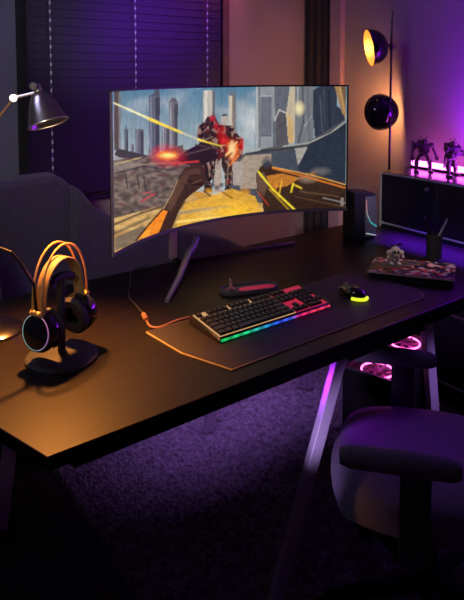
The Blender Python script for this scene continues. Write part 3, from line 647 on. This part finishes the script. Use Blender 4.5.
# ------------------------------------------------------------------ keyboard
kz = DT+.0050
kb = thing('keyboard', 'full-size black mechanical keyboard glowing green to red along its front', 'keyboard', (1.2, 1.47, kz))
K0, K1, KV0, KV1 = .975, 1.425, 1.392, 1.550
cas = MB(); cas.ext([(KV0, .006), (KV0+.004, .014), (KV1, .030), (KV1, .002), (KV0+.006, .002)], (K0, 0, kz), (0, 1, 0), (0, 0, 1), (K1-K0, 0, 0)); cas.build('case', M['black'], kb, bevel=.002)
for x in (K0-.0035, K1+.0005):
    MB().ext([(KV0-.003, .003), (KV0-.003, .014), (KV1+.004, .034), (KV1+.004, .003)], (x, 0, kz), (0, 1, 0), (0, 0, 1), (.003, 0, 0)).build('side_plate', M['dchrome'], kb, bevel=.001)
lt = MB(); nseg = 60
for i in range(nseg):
    a0 = K0+.002+(K1-K0-.004)*i/nseg; a1 = K0+.002+(K1-K0-.004)*(i+1)/nseg
    lt.box(((a0+a1)/2, KV0-.0022, kz+.0075), (a1-a0, .0035, .0065))
o_ = lt.build('light_bar', M['glow'], kb)
stops = [(0, (30, 190, 90)), (.22, (40, 215, 140)), (.38, (40, 160, 210)), (.5, (40, 80, 235)), (.62, (80, 110, 240)), (.68, (230, 40, 130)), (.85, (240, 60, 90)), (1, (225, 60, 100))]
def rainbow(t):
    for (a, ca_), (b_, cb_) in zip(stops, stops[1:]):
        if t <= b_: k = (t-a)/(b_-a); return [(x*(1-k)+y*k) for x, y in zip(ca_, cb_)]
    return stops[-1][1]
set_glow(o_, lambda p: Vector(srgb(rainbow(min(1, max(0, (p.x-K0)/(K1-K0)))))) * (.8+.4*math.sin(p.x*160)))
# keycaps
rows = []
un = (K1-K0-.012)/22.5; kd = (KV1-KV0-.016)/6.25
def addrow(r, items):
    x = 0
    for it in items:
        if it < 0: x += -it
        else: rows.append((x, r, it)); x += it
addrow(0, [1, -1, 1, 1, 1, 1, -.5, 1, 1, 1, 1, -.5, 1, 1, 1, 1, -.25, 1, 1, 1])
addrow(1, [1]*13+[2, -.25, 1, 1, 1, -.25, 1, 1, 1, 1])
addrow(2, [1.5]+[1]*12+[1.5, -.25, 1, 1, 1, -.25, 1, 1, 1, 1])
addrow(3, [1.75]+[1]*11+[2.25, -3.5, 1, 1, 1])
addrow(4, [2.25]+[1]*10+[2.75, -1.25, 1, -1.25, 1, 1, 1, 1])
addrow(5, [1.25, 1.25, 1.25, 6.25, 1.25, 1.25, 1.25, 1.25, -.25, 1, 1, 1, -.25, 2, 1])
uglow = mat('key_underglow', (.05, .03, .02), .5, emit=(.9, .50, .20), estr=.6)
uglow_r = mat('red_key_underglow', (.05, .01, .02), .5, emit=(1.0, .04, .12), estr=.4)
plate = MB(); plate.ext([(KV0+.008, .0160), (KV1-.004, .0312), (KV1-.004, .029), (KV0+.008, .014)], (K0+.004, 0, kz), (0, 1, 0), (0, 0, 1), (.30, 0, 0)); plate.build('backlight', uglow, kb)
plate = MB(); plate.ext([(KV0+.008, .0160), (KV1-.004, .0312), (KV1-.004, .029), (KV0+.008, .014)], (K0+.3045, 0, kz), (0, 1, 0), (0, 0, 1), (K1-K0-.309, 0, 0)); plate.build('backlight', uglow_r, kb)
slope = math.atan2(.0152, KV1-KV0-.012)
for (x, r, wd) in rows:
    u0 = K0+.006+x*un; v0 = KV1-.010-(r+1)*kd-(.25*kd if r else 0)
    mb = MB(Matrix.Translation(Vector((u0+wd*un/2, v0+kd/2, kz+.0165+(v0+kd/2-KV0-.008)*math.tan(slope)))) @ Matrix.Rotation(slope, 4, 'X'))
    a, b_ = wd*un/2-.0011, kd/2-.0011; a2, b2 = a-.0022, b_-.0022
    lo = [mb.v(p) for p in ((-a, -b_, .0018), (a, -b_, .0018), (a, b_, .0018), (-a, b_, .0018))]
    hi = [mb.v(p) for p in ((-a2, -b2+.0006, .0095), (a2, -b2+.0006, .0095), (a2, b2+.0006, .0095), (-a2, b2+.0006, .0095))]
    mb.bm.faces.new(lo[::-1]); mb.bm.faces.new(hi)
    for i in range(4): mb.bm.faces.new((lo[i], lo[(i+1) % 4], hi[(i+1) % 4], hi[i]))
    mb.build('keycap', M['key'], kb)

# ------------------------------------------------------------------ mouse
mp0 = at_z(352, 296, DT+.005); mc = Vector((mp0.x, mp0.y, DT+.0049))
ms = thing('computer_mouse', 'black gaming mouse with a lime glowing rear edge on the mat', 'mouse', mc)
Lm = local(mc, -YAW+2.35-PI/2-.25)     # local +y is the nose, pointing away to the left
def mouse_shell(z0, z1, grow=0, y0=-.062, y1=.062):
    m = MB(Lm); rings = []; n = 20; k = 12
    for i in range(k+1):
        t = i/k; ang = t*PI/2; rr = math.cos(ang)**.75 if i < k else 0; h = z0+(z1-z0)*math.sin(ang)
        if rr < .02: rings.append([m.v((0, -.012, h))]); continue
        ring = []
        for j in range(n):
            th_ = 2*PI*j/n; cxx, syy = math.cos(th_), math.sin(th_)
            wdt = .033+.004*abs(syy)*(1 if syy < 0 else -1)
            ring.append(m.v((cxx*(wdt+grow)*rr, syy*(.062+grow)*rr-.012*(1-rr), h)))
        rings.append(ring)
    for A_, B_ in zip(rings, rings[1:]):
        for j in range(n):
            q = [A_[j], A_[(j+1) % n]] + ([B_[0]] if len(B_) == 1 else [B_[(j+1) % n], B_[j]])
            m.bm.faces.new(q)
    m.bm.faces.new(rings[0][::-1]); return m
mouse_shell(.008, .040).build('shell', M['gloss'], ms, smooth=True)
m = MB(Lm); pr_ = [((.0335+.004*abs(math.sin(a)))*math.cos(a), .0625*math.sin(a)) for a in [2*PI*i/28 for i in range(28)]]; m.prism(pr_, 0, .0078); m.build('base', M['black'], ms, smooth=False)
m = MB(Lm); pts = [((.0375)*math.cos(a), .0640*math.sin(a), .0085) for a in [PI*1.18+PI*.50*i/24 for i in range(25)]]; m.tube(pts, .0062, 8); m.build('light_strip', M['lime'], ms, smooth=True)
m = MB(Lm); m.tube([(0, .030, .033), (0, .030, .0332), (.0001, .030, .034)], .001, 6); m.lathe([(0, -.004), (.010, -.004), (.010, .004), (0, .004)], (0, .030, .029), (1, 0, 0), 20); m.build('scroll_wheel', M['silver'], ms, smooth=True)
for sx in (-1, 1):
    m = MB(Lm); m.tube([(sx*.016, .052, .019), (sx*.024, .012, .0285), (sx*.022, -.028, .0275)], [.0016, .0028, .0010], 6); m.build('side_accent', M['silver'], ms, smooth=True)

# ------------------------------------------------------------------ oval tray
tl, tr_ = at_z(220, 294), at_z(277, 287)
tc_ = (tl+tr_)/2; ta = math.atan2(tr_.y-tl.y, tr_.x-tl.x); tlen = (tr_-tl).length/2; tw = .042
ty = thing('oval_tray', 'dark oval desk tray with a faintly glowing crimson liner behind the keyboard', 'tray', (tc_.x, tc_.y, DT))
Lt = local((tc_.x, tc_.y, DT), ta)
def stad(l, w, n=14, dx=0):
    o = []
    for i in range(n+1): a = -PI/2+PI*i/n; o.append((dx+l-w+w*math.cos(a), w*math.sin(a)))
    for i in range(n+1): a = PI/2+PI*i/n; o.append((dx-l+w+w*math.cos(a), w*math.sin(a)))
    return o
MB(Lt).prism(stad(tlen, tw), 0.0002, .010).build('body', M['tray'], ty, bevel=.002)
MB(Lt).tube([(p[0], p[1], .012) for p in stad(tlen-.004, tw-.004)], .0042, 8, closed=True).build('rim', M['tray'], ty, smooth=True)
fx = stad(tlen*.62, tw*.72, dx=tlen*.24)
MB(Lt).prism([(p[0], p[1]*.62-.012) for p in fx], .0101, .0125).build('liner', M['red'], ty)
tf = Lt @ Vector((-tlen*.62, -.002, .0102))
tg = thing('toy_dart', 'small pale toy figure lying at the left end of the oval tray', 'figurine', tf)
tg.name = 'miniature_figurine'; org[tg.name] = tf
Lf = local(tf, ta)
m = MB(Lf); m.tube([(-.016, -.008, .006), (0, 0, .012), (.012, .004, .008)], [.004, .006, .004], 8); m.tube([(.012, -.012, .005), (0, 0, .012)], [.003, .004], 8); m.tube([(0, 0, .012), (-.002, .003, .034)], [.006, .0035], 8); m.build('body', mat('pale_red_plastic', (.7, .28, .3), .5), tg, smooth=True)
MB(Lf).ball((-.003, .003, .038), .005, 10).build('head', mat('pale_plastic', (.7, .6, .58), .5), tg, smooth=True)

# ------------------------------------------------------------------ books, figurine, pen cup
def quad(name, pts, z0, z1, m_, label, cat):
    c_ = Vector((sum(p[0] for p in pts)/4, sum(p[1] for p in pts)/4, z0))
    return c_
mg = [at_z(367, 271, DT+.03), at_z(455, 280, DT+.03), at_z(456, 264, DT+.03), at_z(375, 257, DT+.03)]
mg = [(p.x, p.y) for p in mg]
cen = Vector((sum(p[0] for p in mg)/4, sum(p[1] for p in mg)/4, DT))
def toward(poly, k): return [(cen.x+(p[0]-cen.x)*k, cen.y+(p[1]-cen.y)*k) for p in poly]
bk_ = thing('hardcover_book', 'black hardcover book lying under the magazine', 'book', cen)
MB().prism(toward(mg, .97), DT+.0002, DT+.003).prism(toward(mg, .97), DT+.021, DT+.024).build('cover', M['matte'], bk_)
MB().prism(toward(mg, .945), DT+.0031, DT+.0209).build('page_block', M['matte'], bk_)
ez = DT+.0242
mgz = thing('magazine', 'colourful magazine with busy red and black cover lying on the black book', 'magazine', (cen.x, cen.y, ez))
MB().prism(mg, ez, ez+.005).build('page_block', M['paper'], mgz)
cm = bpy.data.materials.new('printed_cover'); cm.use_nodes = True; nt = cm.node_tree; b_ = nt.nodes['Principled BSDF']; b_.inputs['Roughness'].default_value = .3
tcn = nt.nodes.new('ShaderNodeTexCoord'); vo = nt.nodes.new('ShaderNodeTexVoronoi'); vo.inputs['Scale'].default_value = 70; vo.inputs['Randomness'].default_value = 1
rp = nt.nodes.new('ShaderNodeValToRGB'); rp.color_ramp.interpolation = 'CONSTANT'
for i, (pos, c_) in enumerate(((0, (.02, .02, .02)), (.30, (.45, .05, .03)), (.45, (.02, .02, .02)), (.60, (.75, .45, .35)), (.72, (.03, .03, .04)), (.88, (.6, .6, .6)))):
    el = rp.color_ramp.elements[i] if i < 2 else rp.color_ramp.elements.new(pos); el.position = pos; el.color = (*c_, 1)
sp2 = nt.nodes.new('ShaderNodeSeparateColor'); nt.links.new(tcn.outputs['Object'], vo.inputs['Vector']); nt.links.new(vo.outputs['Color'], sp2.inputs[0]); nt.links.new(sp2.outputs[0], rp.inputs[0]); nt.links.new(rp.outputs[0], b_.inputs['Base Color'])
MB().prism(mg, ez+.0051, ez+.0058).build('cover', cm, mgz)
a_, b2_, c2_, d2_ = [Vector((p[0], p[1])) for p in mg]
flap = [a_+(d2_-a_)*.55, a_+(b2_-a_)*.17-(d2_-a_)*.0+(d2_-a_)*.22, a_+(b2_-a_)*.62+(d2_-a_)*.80, a_+(b2_-a_)*.40+(d2_-a_)*.97]
cd_ = thing('leaflet', 'dark green folded leaflet lying on the magazine under the small skull figurine', 'leaflet', (cen.x, cen.y, ez+.0058))
MB().prism([tuple(p) for p in flap], ez+.0059, ez+.0074).build('sheet', mat('dark_green_print', (.05, .07, .04), .4, noise=.5, nscale=60), cd_)
pts = [(p.x, p.y, ez+.0080) for p in flap]
MB().tube([pts[0], pts[1], pts[2]], .0009, 6).build('gilt_edge', M['gold'], cd_)
fz = ez+.0075
fq = at_z(395, 264, fz)
sf = thing('small_figurine', 'small bone-white skull-headed figurine standing on the magazine', 'figurine', fq)
Ls = local(fq, -YAW)
m = MB(Ls)
for sx in (-1, 1): m.tube([(sx*.013, 0, .001), (sx*.012, .002, .012), (sx*.009, 0, .026)], [.008, .006, .008], 8); m.box((sx*.014, -.004, .004), (.014, .022, .008))
m.box((0, 0, .032), (.032, .022, .020)); m.build('body', M['figure2'], sf, bevel=.002)
for sx in (-1, 1):
    m = MB(Ls); m.ball((sx*.023, 0, .045), .012, 10); m.tube([(sx*.024, 0, .042), (sx*.030, -.008, .026)], [.008, .006], 8); m.build('arm', M['figure2'], sf, smooth=True)
m = MB(Ls); m.ball((0, -.002, .055), .019, 16, (1, 1, .95)); m.box((0, -.012, .042), (.018, .014, .012)); m.build('head', M['figure2'], sf, smooth=True)
for sx in (-1, 1): MB(Ls).ball((sx*.007, -.0195, .054), .0048, 8, (1, .5, 1)).build('eye_socket', M['black'], sf)
m = MB(Ls); m.tube([(.004, .0, .072), (.020, .004, .080), (.030, .006, .074)], [.005, .004, .002], 8); m.tube([(-.004, .0, .070), (-.018, .006, .078)], [.005, .002], 8); m.build('crest', M['dchrome'], sf, smooth=True)

cp = at_z(434, 257); cp = Vector((cp.x+.0, cp.y+.0, DT))
pc = thing('pen_cup', 'black cylindrical pen cup standing behind the magazine', 'pen cup', cp)
m = MB(); rr = .033
m.lathe([(0, 0), (rr, 0), (rr, .10), (rr-.003, .10), (rr-.003, .004), (0, .004)], cp, n=36); m.build('cup', M['matte'], pc, smooth=True)
def pen(p0, p1, m_, label):
    d_ = (Vector(p1)-Vector(p0)).normalized(); t = thing('pen', label, 'pen', p0)
    MB().tube([p0, p1], .0045, 10).build('barrel', m_, t, smooth=True)
    MB().tube([Vector(p1)+d_*.0003, Vector(p1)+d_*.012], [.0045, .003], 10).build('cap', M['black'], t, smooth=True)
    return t
crh = Vector((cr.x, cr.y, 0)); cfh = Vector((cf.x, cf.y, 0)).normalized()
pen(cp+crh*-.018+Vector((0, 0, .014)), cp+crh*.054+Vector((0, 0, .165)), M['silver'], 'silver pen leaning to the right in the black pen cup')
pen(cp+crh*.016+cfh*.013+Vector((0, 0, .014)), cp+crh*-.040+cfh*.013+Vector((0, 0, .160)), M['dchrome'], 'dark pen leaning to the left in the black pen cup')

# ------------------------------------------------------------------ desk lamp
DL = 1.72                                     # distance of the lamp plane
dl = thing('desk_lamp', 'chrome articulated desk lamp with a small bell shade at left', 'lamp', at_z(-6, 332))
bp_ = at_z(-6, 332)
MB().lathe([(0, 0), (.088, 0), (.088, .010), (.075, .020), (.030, .026), (.018, .040), (0, .040)], bp_, n=44).build('base', M['dchrome'], dl, smooth=True)
hd = at_d(50, 122, DL); apex = at_d(38.5, 92, DL+.02)
axl = (hd-apex).normalized(); hl = (hd-apex).length
prof = [(.012, 0), (.020, .004), (.030, .018), (.040, .040), (.052, hl*.8), (.058, hl), (.056, hl), (.050, hl*.8), (.038, .042), (.027, .020), (.012, .006)]
axl = (cr*.33 + Vector((0, 0, -.94)) - cf*.17).normalized()
sd = MB().lathe(prof+[prof[0]], apex, axl, 40); sh_ = sd.build('shade', mat('worn_chrome', (.42, .40, .39), .26, metal=.95, noise=.15), dl, smooth=True)
MB().lathe([(0, -.022), (.011, -.022), (.013, -.004), (.013, .010), (0, .010)], apex, axl, 20).build('shade_neck', M['chrome'], sh_, smooth=True)
MB().tube([apex+axl*hl+(u_*math.cos(x)+w_*math.sin(x))*.0575 for u_ in [axl.orthogonal().normalized()] for w_ in [axl.cross(axl.orthogonal().normalized())] for x in [2*PI*i/40 for i in range(40)]], .0022, 6, closed=True).build('rim', M['chrome'], sh_, smooth=True)
MB().ball(apex+axl*.062, .016, 14).build('bulb', M['deskbulb'], sh_, smooth=True)
kn = at_d(33, 86, DL+.0); MB().lathe([(0, -.012), (.009, -.012), (.011, 0), (.009, .012), (0, .012)], kn, (-cf+cr*.5), 18).build('tilt_knob', M['chrome'], dl, smooth=True)
jt = at_d(14, 98, DL+.02)
MB().tube([jt, apex+Vector((0, 0, .0))], .005, 10).build('bracket', M['chrome'], dl, smooth=True)
MB().tube([kn, apex-axl*.018], .005, 8).build('bracket', M['chrome'], dl, smooth=True)
MB().lathe([(0, -.010), (.011, -.010), (.011, .010), (0, .010)], jt, (-cf+cr*.2), 20).build('joint', M['chrome'], dl, smooth=True)
el = at_d(-48, 176, DL+.12)
for dd in (-.007, .009):
    o2 = Vector((0, 0, dd*1.2))+cr*dd
    MB().tube([jt+o2, el+o2], .0032, 8).build('upper_arm', M['gold'], dl, smooth=True)  # gold colour imitates warm light on the upper rods
    MB().tube([el+o2, bp_+Vector((dd, 0, .038))], .0032, 8).build('lower_arm', M['chrome'], dl, smooth=True)
MB().lathe([(0, -.014), (.013, -.014), (.013, .014), (0, .014)], el, (-cf+cr*.2), 20).build('joint', M['chrome'], dl, smooth=True)
light('SPOT', 'desk_lamp_light', apex+axl*.083, 135, (1, .34, .06), .018, apex+axl*.075+Vector((-.08, -.20, -1)), spot=1.5, blend=1)

# ------------------------------------------------------------------ headset on its stand
hb_ = at_z(62, 358); hb_.z = DT
hsd = thing('headset_stand', 'black headset stand with a round base on the left of the desk', 'headset stand', hb_)
MB().lathe([(0, 0), (.098, 0), (.098, .008), (.090, .014), (.03, .020), (0, .020)], hb_, n=44, sx=1).build('base', M['matte'], hsd, smooth=True)
MB().tube([hb_+Vector((0, 0, .018)), hb_+Vector((0, 0, .232))], .011, 14).build('post', M['matte'], hsd, smooth=True)
e = (-cr*.46 - cf*.88); e.z = 0; e.normalize(); e2 = Vector((-e.y, e.x, 0))      # ear axis and fore-aft axis
MB().tube([hb_+Vector((0, 0, .232))+e*x+Vector((0, 0, -6*x*x)) for x in (-.045, -.03, -.015, 0, .015, .03, .045)], .012, 12).build('cradle', M['matte'], hsd, smooth=True)
hs = thing('headset', 'black gaming headset with a rainbow ring and tan headband hanging on the stand', 'headset', hb_+Vector((0, 0, .12)))
top = hb_+Vector((0, 0, .0))
def band_pts(w, ztop, zbot, off, n=26, zc=.155):
    pts = []
    for i in range(n+1):
        a = PI*i/n; pts.append(top+e*(w*math.cos(a))+e2*off+Vector((0, 0, zc+(ztop-zc)*max(0, math.sin(a))**.8)))
    return pts
for off in (-.016, .016): MB().tube(band_pts(.088, .325, 0, off), .0032, 8).build('headband_wire', M['gold'], hs, smooth=True)  # gold colour carries warm lamplight on plain metal wires
st = MB(); P = band_pts(.074, .285, 0, 0); W_ = .019; rings = []
for i, p in enumerate(P):
    t = (P[min(i+1, len(P)-1)]-P[max(i-1, 0)]).normalized(); nn = t.cross(e2).normalized()
    rings.append([st.v(p+e2*W_+nn*.003), st.v(p-e2*W_+nn*.003), st.v(p-e2*W_-nn*.003), st.v(p+e2*W_-nn*.003)])
for A_, B_ in zip(rings, rings[1:]):
    for j in range(4): st.bm.faces.new((A_[j], A_[(j+1) % 4], B_[(j+1) % 4], B_[j]))
st.bm.faces.new(rings[0]); st.bm.faces.new(rings[-1][::-1]); st.build('headband_strap', M['leather'], hs, bevel=.002)
tiltv = Vector((0, 0, -.10))
for sgn in (1, -1):
    axd = (e*sgn+Vector((0, 0, .12))).normalized(); cc = top+e*(sgn*.078)+Vector((0, 0, .108))
    cup_ = MB().lathe([(0, -.022), (.042, -.022), (.054, -.012), (.055, .004), (.051, .014), (.044, .018), (0, .0185)], cc, axd, 40).build('ear_cup', M['gloss'], hs, smooth=True)
    MB().lathe([(.026, -.0225), (.050, -.0225), (.054, -.032), (.046, -.042), (.028, -.040), (.026, -.0225)], cc, axd, 36).build('ear_pad', M['matte'], cup_, smooth=True)
    aa = (Vector((0, 0, 1))-axd*axd.z).normalized(); bb = axd.cross(aa)
    rg_ = MB(); rg_.tube([cc+axd*.0172+(aa*math.cos(x)+bb*math.sin(x))*.0455 for x in [2*PI*i/40 for i in range(40)]], .0014, 6, closed=True)
    ro = rg_.build('light_ring', M['glow'], cup_)
    def rc(p, cc=cc, aa=aa, bb=bb):
        t = math.atan2((p-cc).dot(bb), (p-cc).dot(aa)); k = .5+.5*math.cos(t+.6); k2 = .5+.5*math.cos(t-1.6)
        return Vector(srgb((90+90*k, 110+60*k2, 150)))*.8+Vector(srgb((60, 20, 60)))
    set_glow(ro, rc)
    MB().tube([top+e*(sgn*.088)+e2*-.020+Vector((0, 0, .158)), top+e*(sgn*.088)+e2*.020+Vector((0, 0, .158))], .0075, 10).build('slider', M['gold'], hs, smooth=True)
    MB().tube([top+e*(sgn*.087)+Vector((0, 0, .158)), cc+Vector((0, 0, .038))], .007, 10).build('yoke', M['gold'], hs, smooth=True)
e1c = top+e*.088+Vector((0, 0, .150))
MB().tube([e1c, at_d(34, 284, DL-.13), at_d(20, 262, DL-.15), at_d(11, 252, DL-.16), at_d(-3, 247, DL-.16)], .0042, 8).build('microphone_boom', M['dchrome'], hs, smooth=True)
MB().ball(at_d(-6, 246, DL-.16), .010, 12).build('microphone', M['matte'], hs, smooth=True)

# ------------------------------------------------------------------ cables
def smooth_path(P, n=8):
    P = [Vector(p) for p in P]; out = []
    for i in range(len(P)-1):
        p0, p1, p2, p3 = P[max(i-1, 0)], P[i], P[i+1], P[min(i+2, len(P)-1)]
        for j in range(n):
            t = j/n; out.append(.5*((2*p1)+(p2-p0)*t+(2*p0-5*p1+4*p2-p3)*t*t+(3*p1-p0-3*p2+p3)*t**3))
    return out+[P[-1]]
cz = DT+.004
cb = thing('keyboard_cable', 'copper-lit braided cable with a collar running from keyboard to desk mat corner', 'cable', at_z(150, 322))
p_ = [at_z(205, 318, cz+.006), at_z(196, 316, cz), at_z(178, 320, cz), at_z(160, 327, cz), at_z(150, 326, cz), at_z(146, 319, cz)]
MB().tube(smooth_path(p_), .0036, 8).build('braided_cord', M['copper'], cb, smooth=True)
MB().tube([at_z(146.5, 320, cz+.004), at_z(143.5, 314.5, cz+.006)], .0085, 12).build('collar', M['copper'], cb, smooth=True)
p_ = [at_z(143.5, 314, cz+.002), at_z(135, 304, cz-.0005), at_z(129, 296, cz-.0005), at_z(131, 278, cz-.0005), at_z(132, 271, cz-.0005), at_z(150, 264, cz-.0005)]
cb2 = tag(MB().tube(smooth_path(p_), .0032, 8).build('monitor_cable', mat('grey_cable', (.05, .045, .05), .5), loc=at_z(133, 290), smooth=True), 'dark grey cable trailing across the desk below the left edge of the monitor', 'cable')

# ------------------------------------------------------------------ PC tower under the desk
pt = thing('computer_tower', 'black computer tower with pink glowing fans under the desk', 'computer', (1.9, 1.7, 0.022))
pz = .45; pA, pB = at_z(343, 367, pz), at_z(393, 383, pz); pdir = (pB-pA).normalized(); pL = (pB-pA).length
LP = local((pA.x, pA.y, 0), math.atan2(pdir.y, pdir.x)); pu0, pu1, pv0, pv1 = 0, .205, 0, .43
m = MB(LP); tk = .006; z0 = .024
m.box(((pu0+pu1)/2, (pv0+pv1)/2, z0+.01), (pu1-pu0, pv1-pv0, .02)); m.box(((pu0+pu1)/2, pv1-tk/2, (z0+pz)/2), (pu1-pu0, tk, pz-z0)); m.box((pu1-tk/2, (pv0+pv1)/2, (z0+pz)/2), (tk, pv1-pv0, pz-z0)); m.box((pu0+tk/2, (pv0+pv1)/2, (z0+pz)/2), (tk, pv1-pv0, pz-z0))
m.box(((pu0+pu1)/2, pv0+tk/2, (z0+pz)/2), (pu1-pu0, tk, pz-z0)); m.build('case', M['matte'], pt, bevel=.001)
MB(LP).box(((pu0+pu1)/2, pv0+.004, pz+.003), (pu1-pu0, .010, .006)).build('top_rim', mat('grey_rim', (.20, .19, .22), .4), pt)
MB(LP).box(((pu0+pu1)/2, (pv0+pv1)/2, pz-.030), (pu1-pu0-.02, pv1-pv0-.02, .02)).build('top_mesh', M['matte'], pt)
for k_ in range(3):
    cy_ = pv0+.075+k_*.14; c_ = Vector(((pu0+pu1)/2, cy_, pz-.012))
    fn = MB(LP).tube([c_+Vector((.058*math.cos(a), .058*math.sin(a), 0)) for a in [2*PI*i/32 for i in range(32)]], .0035, 8, closed=True).build('fan_ring', M['ledpc'], pt, smooth=True)
    fb = MB(LP); fb.lathe([(0, -.004), (.016, -.004), (.016, .004), (0, .004)], c_, n=20)
    for q in range(7):
        a = 2*PI*q/7; d1 = Vector((math.cos(a), math.sin(a), 0)); d2 = Vector((math.cos(a+.5), math.sin(a+.5), 0))
        fb.tube([c_+d1*.014, c_+(d1+d2)*.5*.036, c_+d2*.053], [.003, .006, .005], 6)
    fb.build('fan_blades', mat('fan_blade', (.5, .2, .4), .4), fn)
light('POINT', 'tower_fan_glow', LP @ Vector((.10, .2, pz+.06)), .5, (1.0, .10, .75), .03)

# ------------------------------------------------------------------ gaming chair
fwd = (-cr*.97 + Vector((math.sin(YAW), math.cos(YAW), 0))*.22).normalized()
sc0 = at_z(430, 458, .47); ca0 = Vector((sc0.x, sc0.y, 0))
ang = math.atan2(fwd.y, fwd.x)
Lc = local(ca0, ang)                     # local +x is forward, +y is towards the desk
ch = thing('office_chair', 'dark padded swivel office chair pulled up to the desk, lit purple', 'chair', (ca0.x, ca0.y, .022))
def pad(m_, size, c_, name, parent, bev, mt=None): return MB(Lc if m_ is None else m_).box(c_, size).build(name, mt or M['seat'], parent, bevel=bev, seg=6)
m = MB(Lc); NXs, NYs = 22, 22; top_, bot_ = [], []
for i in range(NXs+1):
    for j in range(NYs+1):
        x = -1+2*i/NXs; y = -1+2*j/NYs
        k = (1-abs(x)**4.0)**.5*(1-abs(y)**4.0)**.5
        sxx = x*math.sqrt(1-.30*y*y)*.27; syy = y*math.sqrt(1-.30*x*x)*.27
        top_.append(m.v((sxx, syy, .43+.075*k-.012*math.exp(-(x*x+y*y)*2.5)))); bot_.append(m.v((sxx, syy, .43-.045*k)))
for i in range(NXs):
    for j in range(NYs):
        q = [i*(NYs+1)+j, (i+1)*(NYs+1)+j, (i+1)*(NYs+1)+j+1, i*(NYs+1)+j+1]
        m.bm.faces.new([top_[k] for k in q]); m.bm.faces.new([bot_[k] for k in q][::-1])
bmesh.ops.remove_doubles(m.bm, verts=m.bm.verts, dist=.0005)
m.build('seat', M['seat'], ch, smooth=True)
bk2 = [(-.20, .50), (.20, .50), (.25, .72), (.24, .92), (.17, 1.08), (-.17, 1.08), (-.24, .92), (-.25, .72)]
MB(Lc).ext(bk2, (-.30, 0, 0), (0, 1, 0), (-.12, 0, 1), (-.075, 0, 0)).build('backrest', M['seat'], ch, bevel=.03, seg=6)
for sy in (1, -1):
    y = sy*.27
    MB(Lc).tube([(.235, y, .618), (.21, y, .62), (.07, y, .622), (-.02, y, .620), (-.04, y, .618)], [.018, .026, .028, .026, .018], 14).build('armrest_pad', M['seat'], ch, smooth=True)
    MB(Lc).box((.06, y, .49), (.07, .022, .22)).box((.06, sy*.20, .375), (.06, .16, .02)).build('armrest_post', M['matte'], ch, bevel=.004)
MB(Lc).box((0, 0, .365), (.24, .22, .03)).box((-.27, 0, .372), (.22, .07, .014)).box((-.375, 0, .50), (.014, .07, .27)).build('seat_mechanism', M['matte'], ch, bevel=.003)
MB(Lc).tube([(0, 0, .10), (0, 0, .352)], .025, 16).build('gas_cylinder', M['black'], ch, smooth=True)
for k_ in range(5):
    a = 2*PI*k_/5+.3; d_ = Vector((math.cos(a), math.sin(a), 0)); e_ = Vector((-d_.y, d_.x, 0))
    MB(Lc).tube([d_*.01+Vector((0, 0, .115)), d_*.29+Vector((0, 0, .085))], [.026, .016], 10).build('leg', M['matte'], ch, smooth=True)
    cs = MB(Lc)
    for s_ in (-1, 1): cs.lathe([(0, -.007), (.024, -.007), (.027, 0), (.024, .007), (0, .007)], d_*.29+Vector((0, 0, .0495))+e_*(.013*s_), e_, 18)
    cs.build('caster', M['black'], ch, smooth=True)
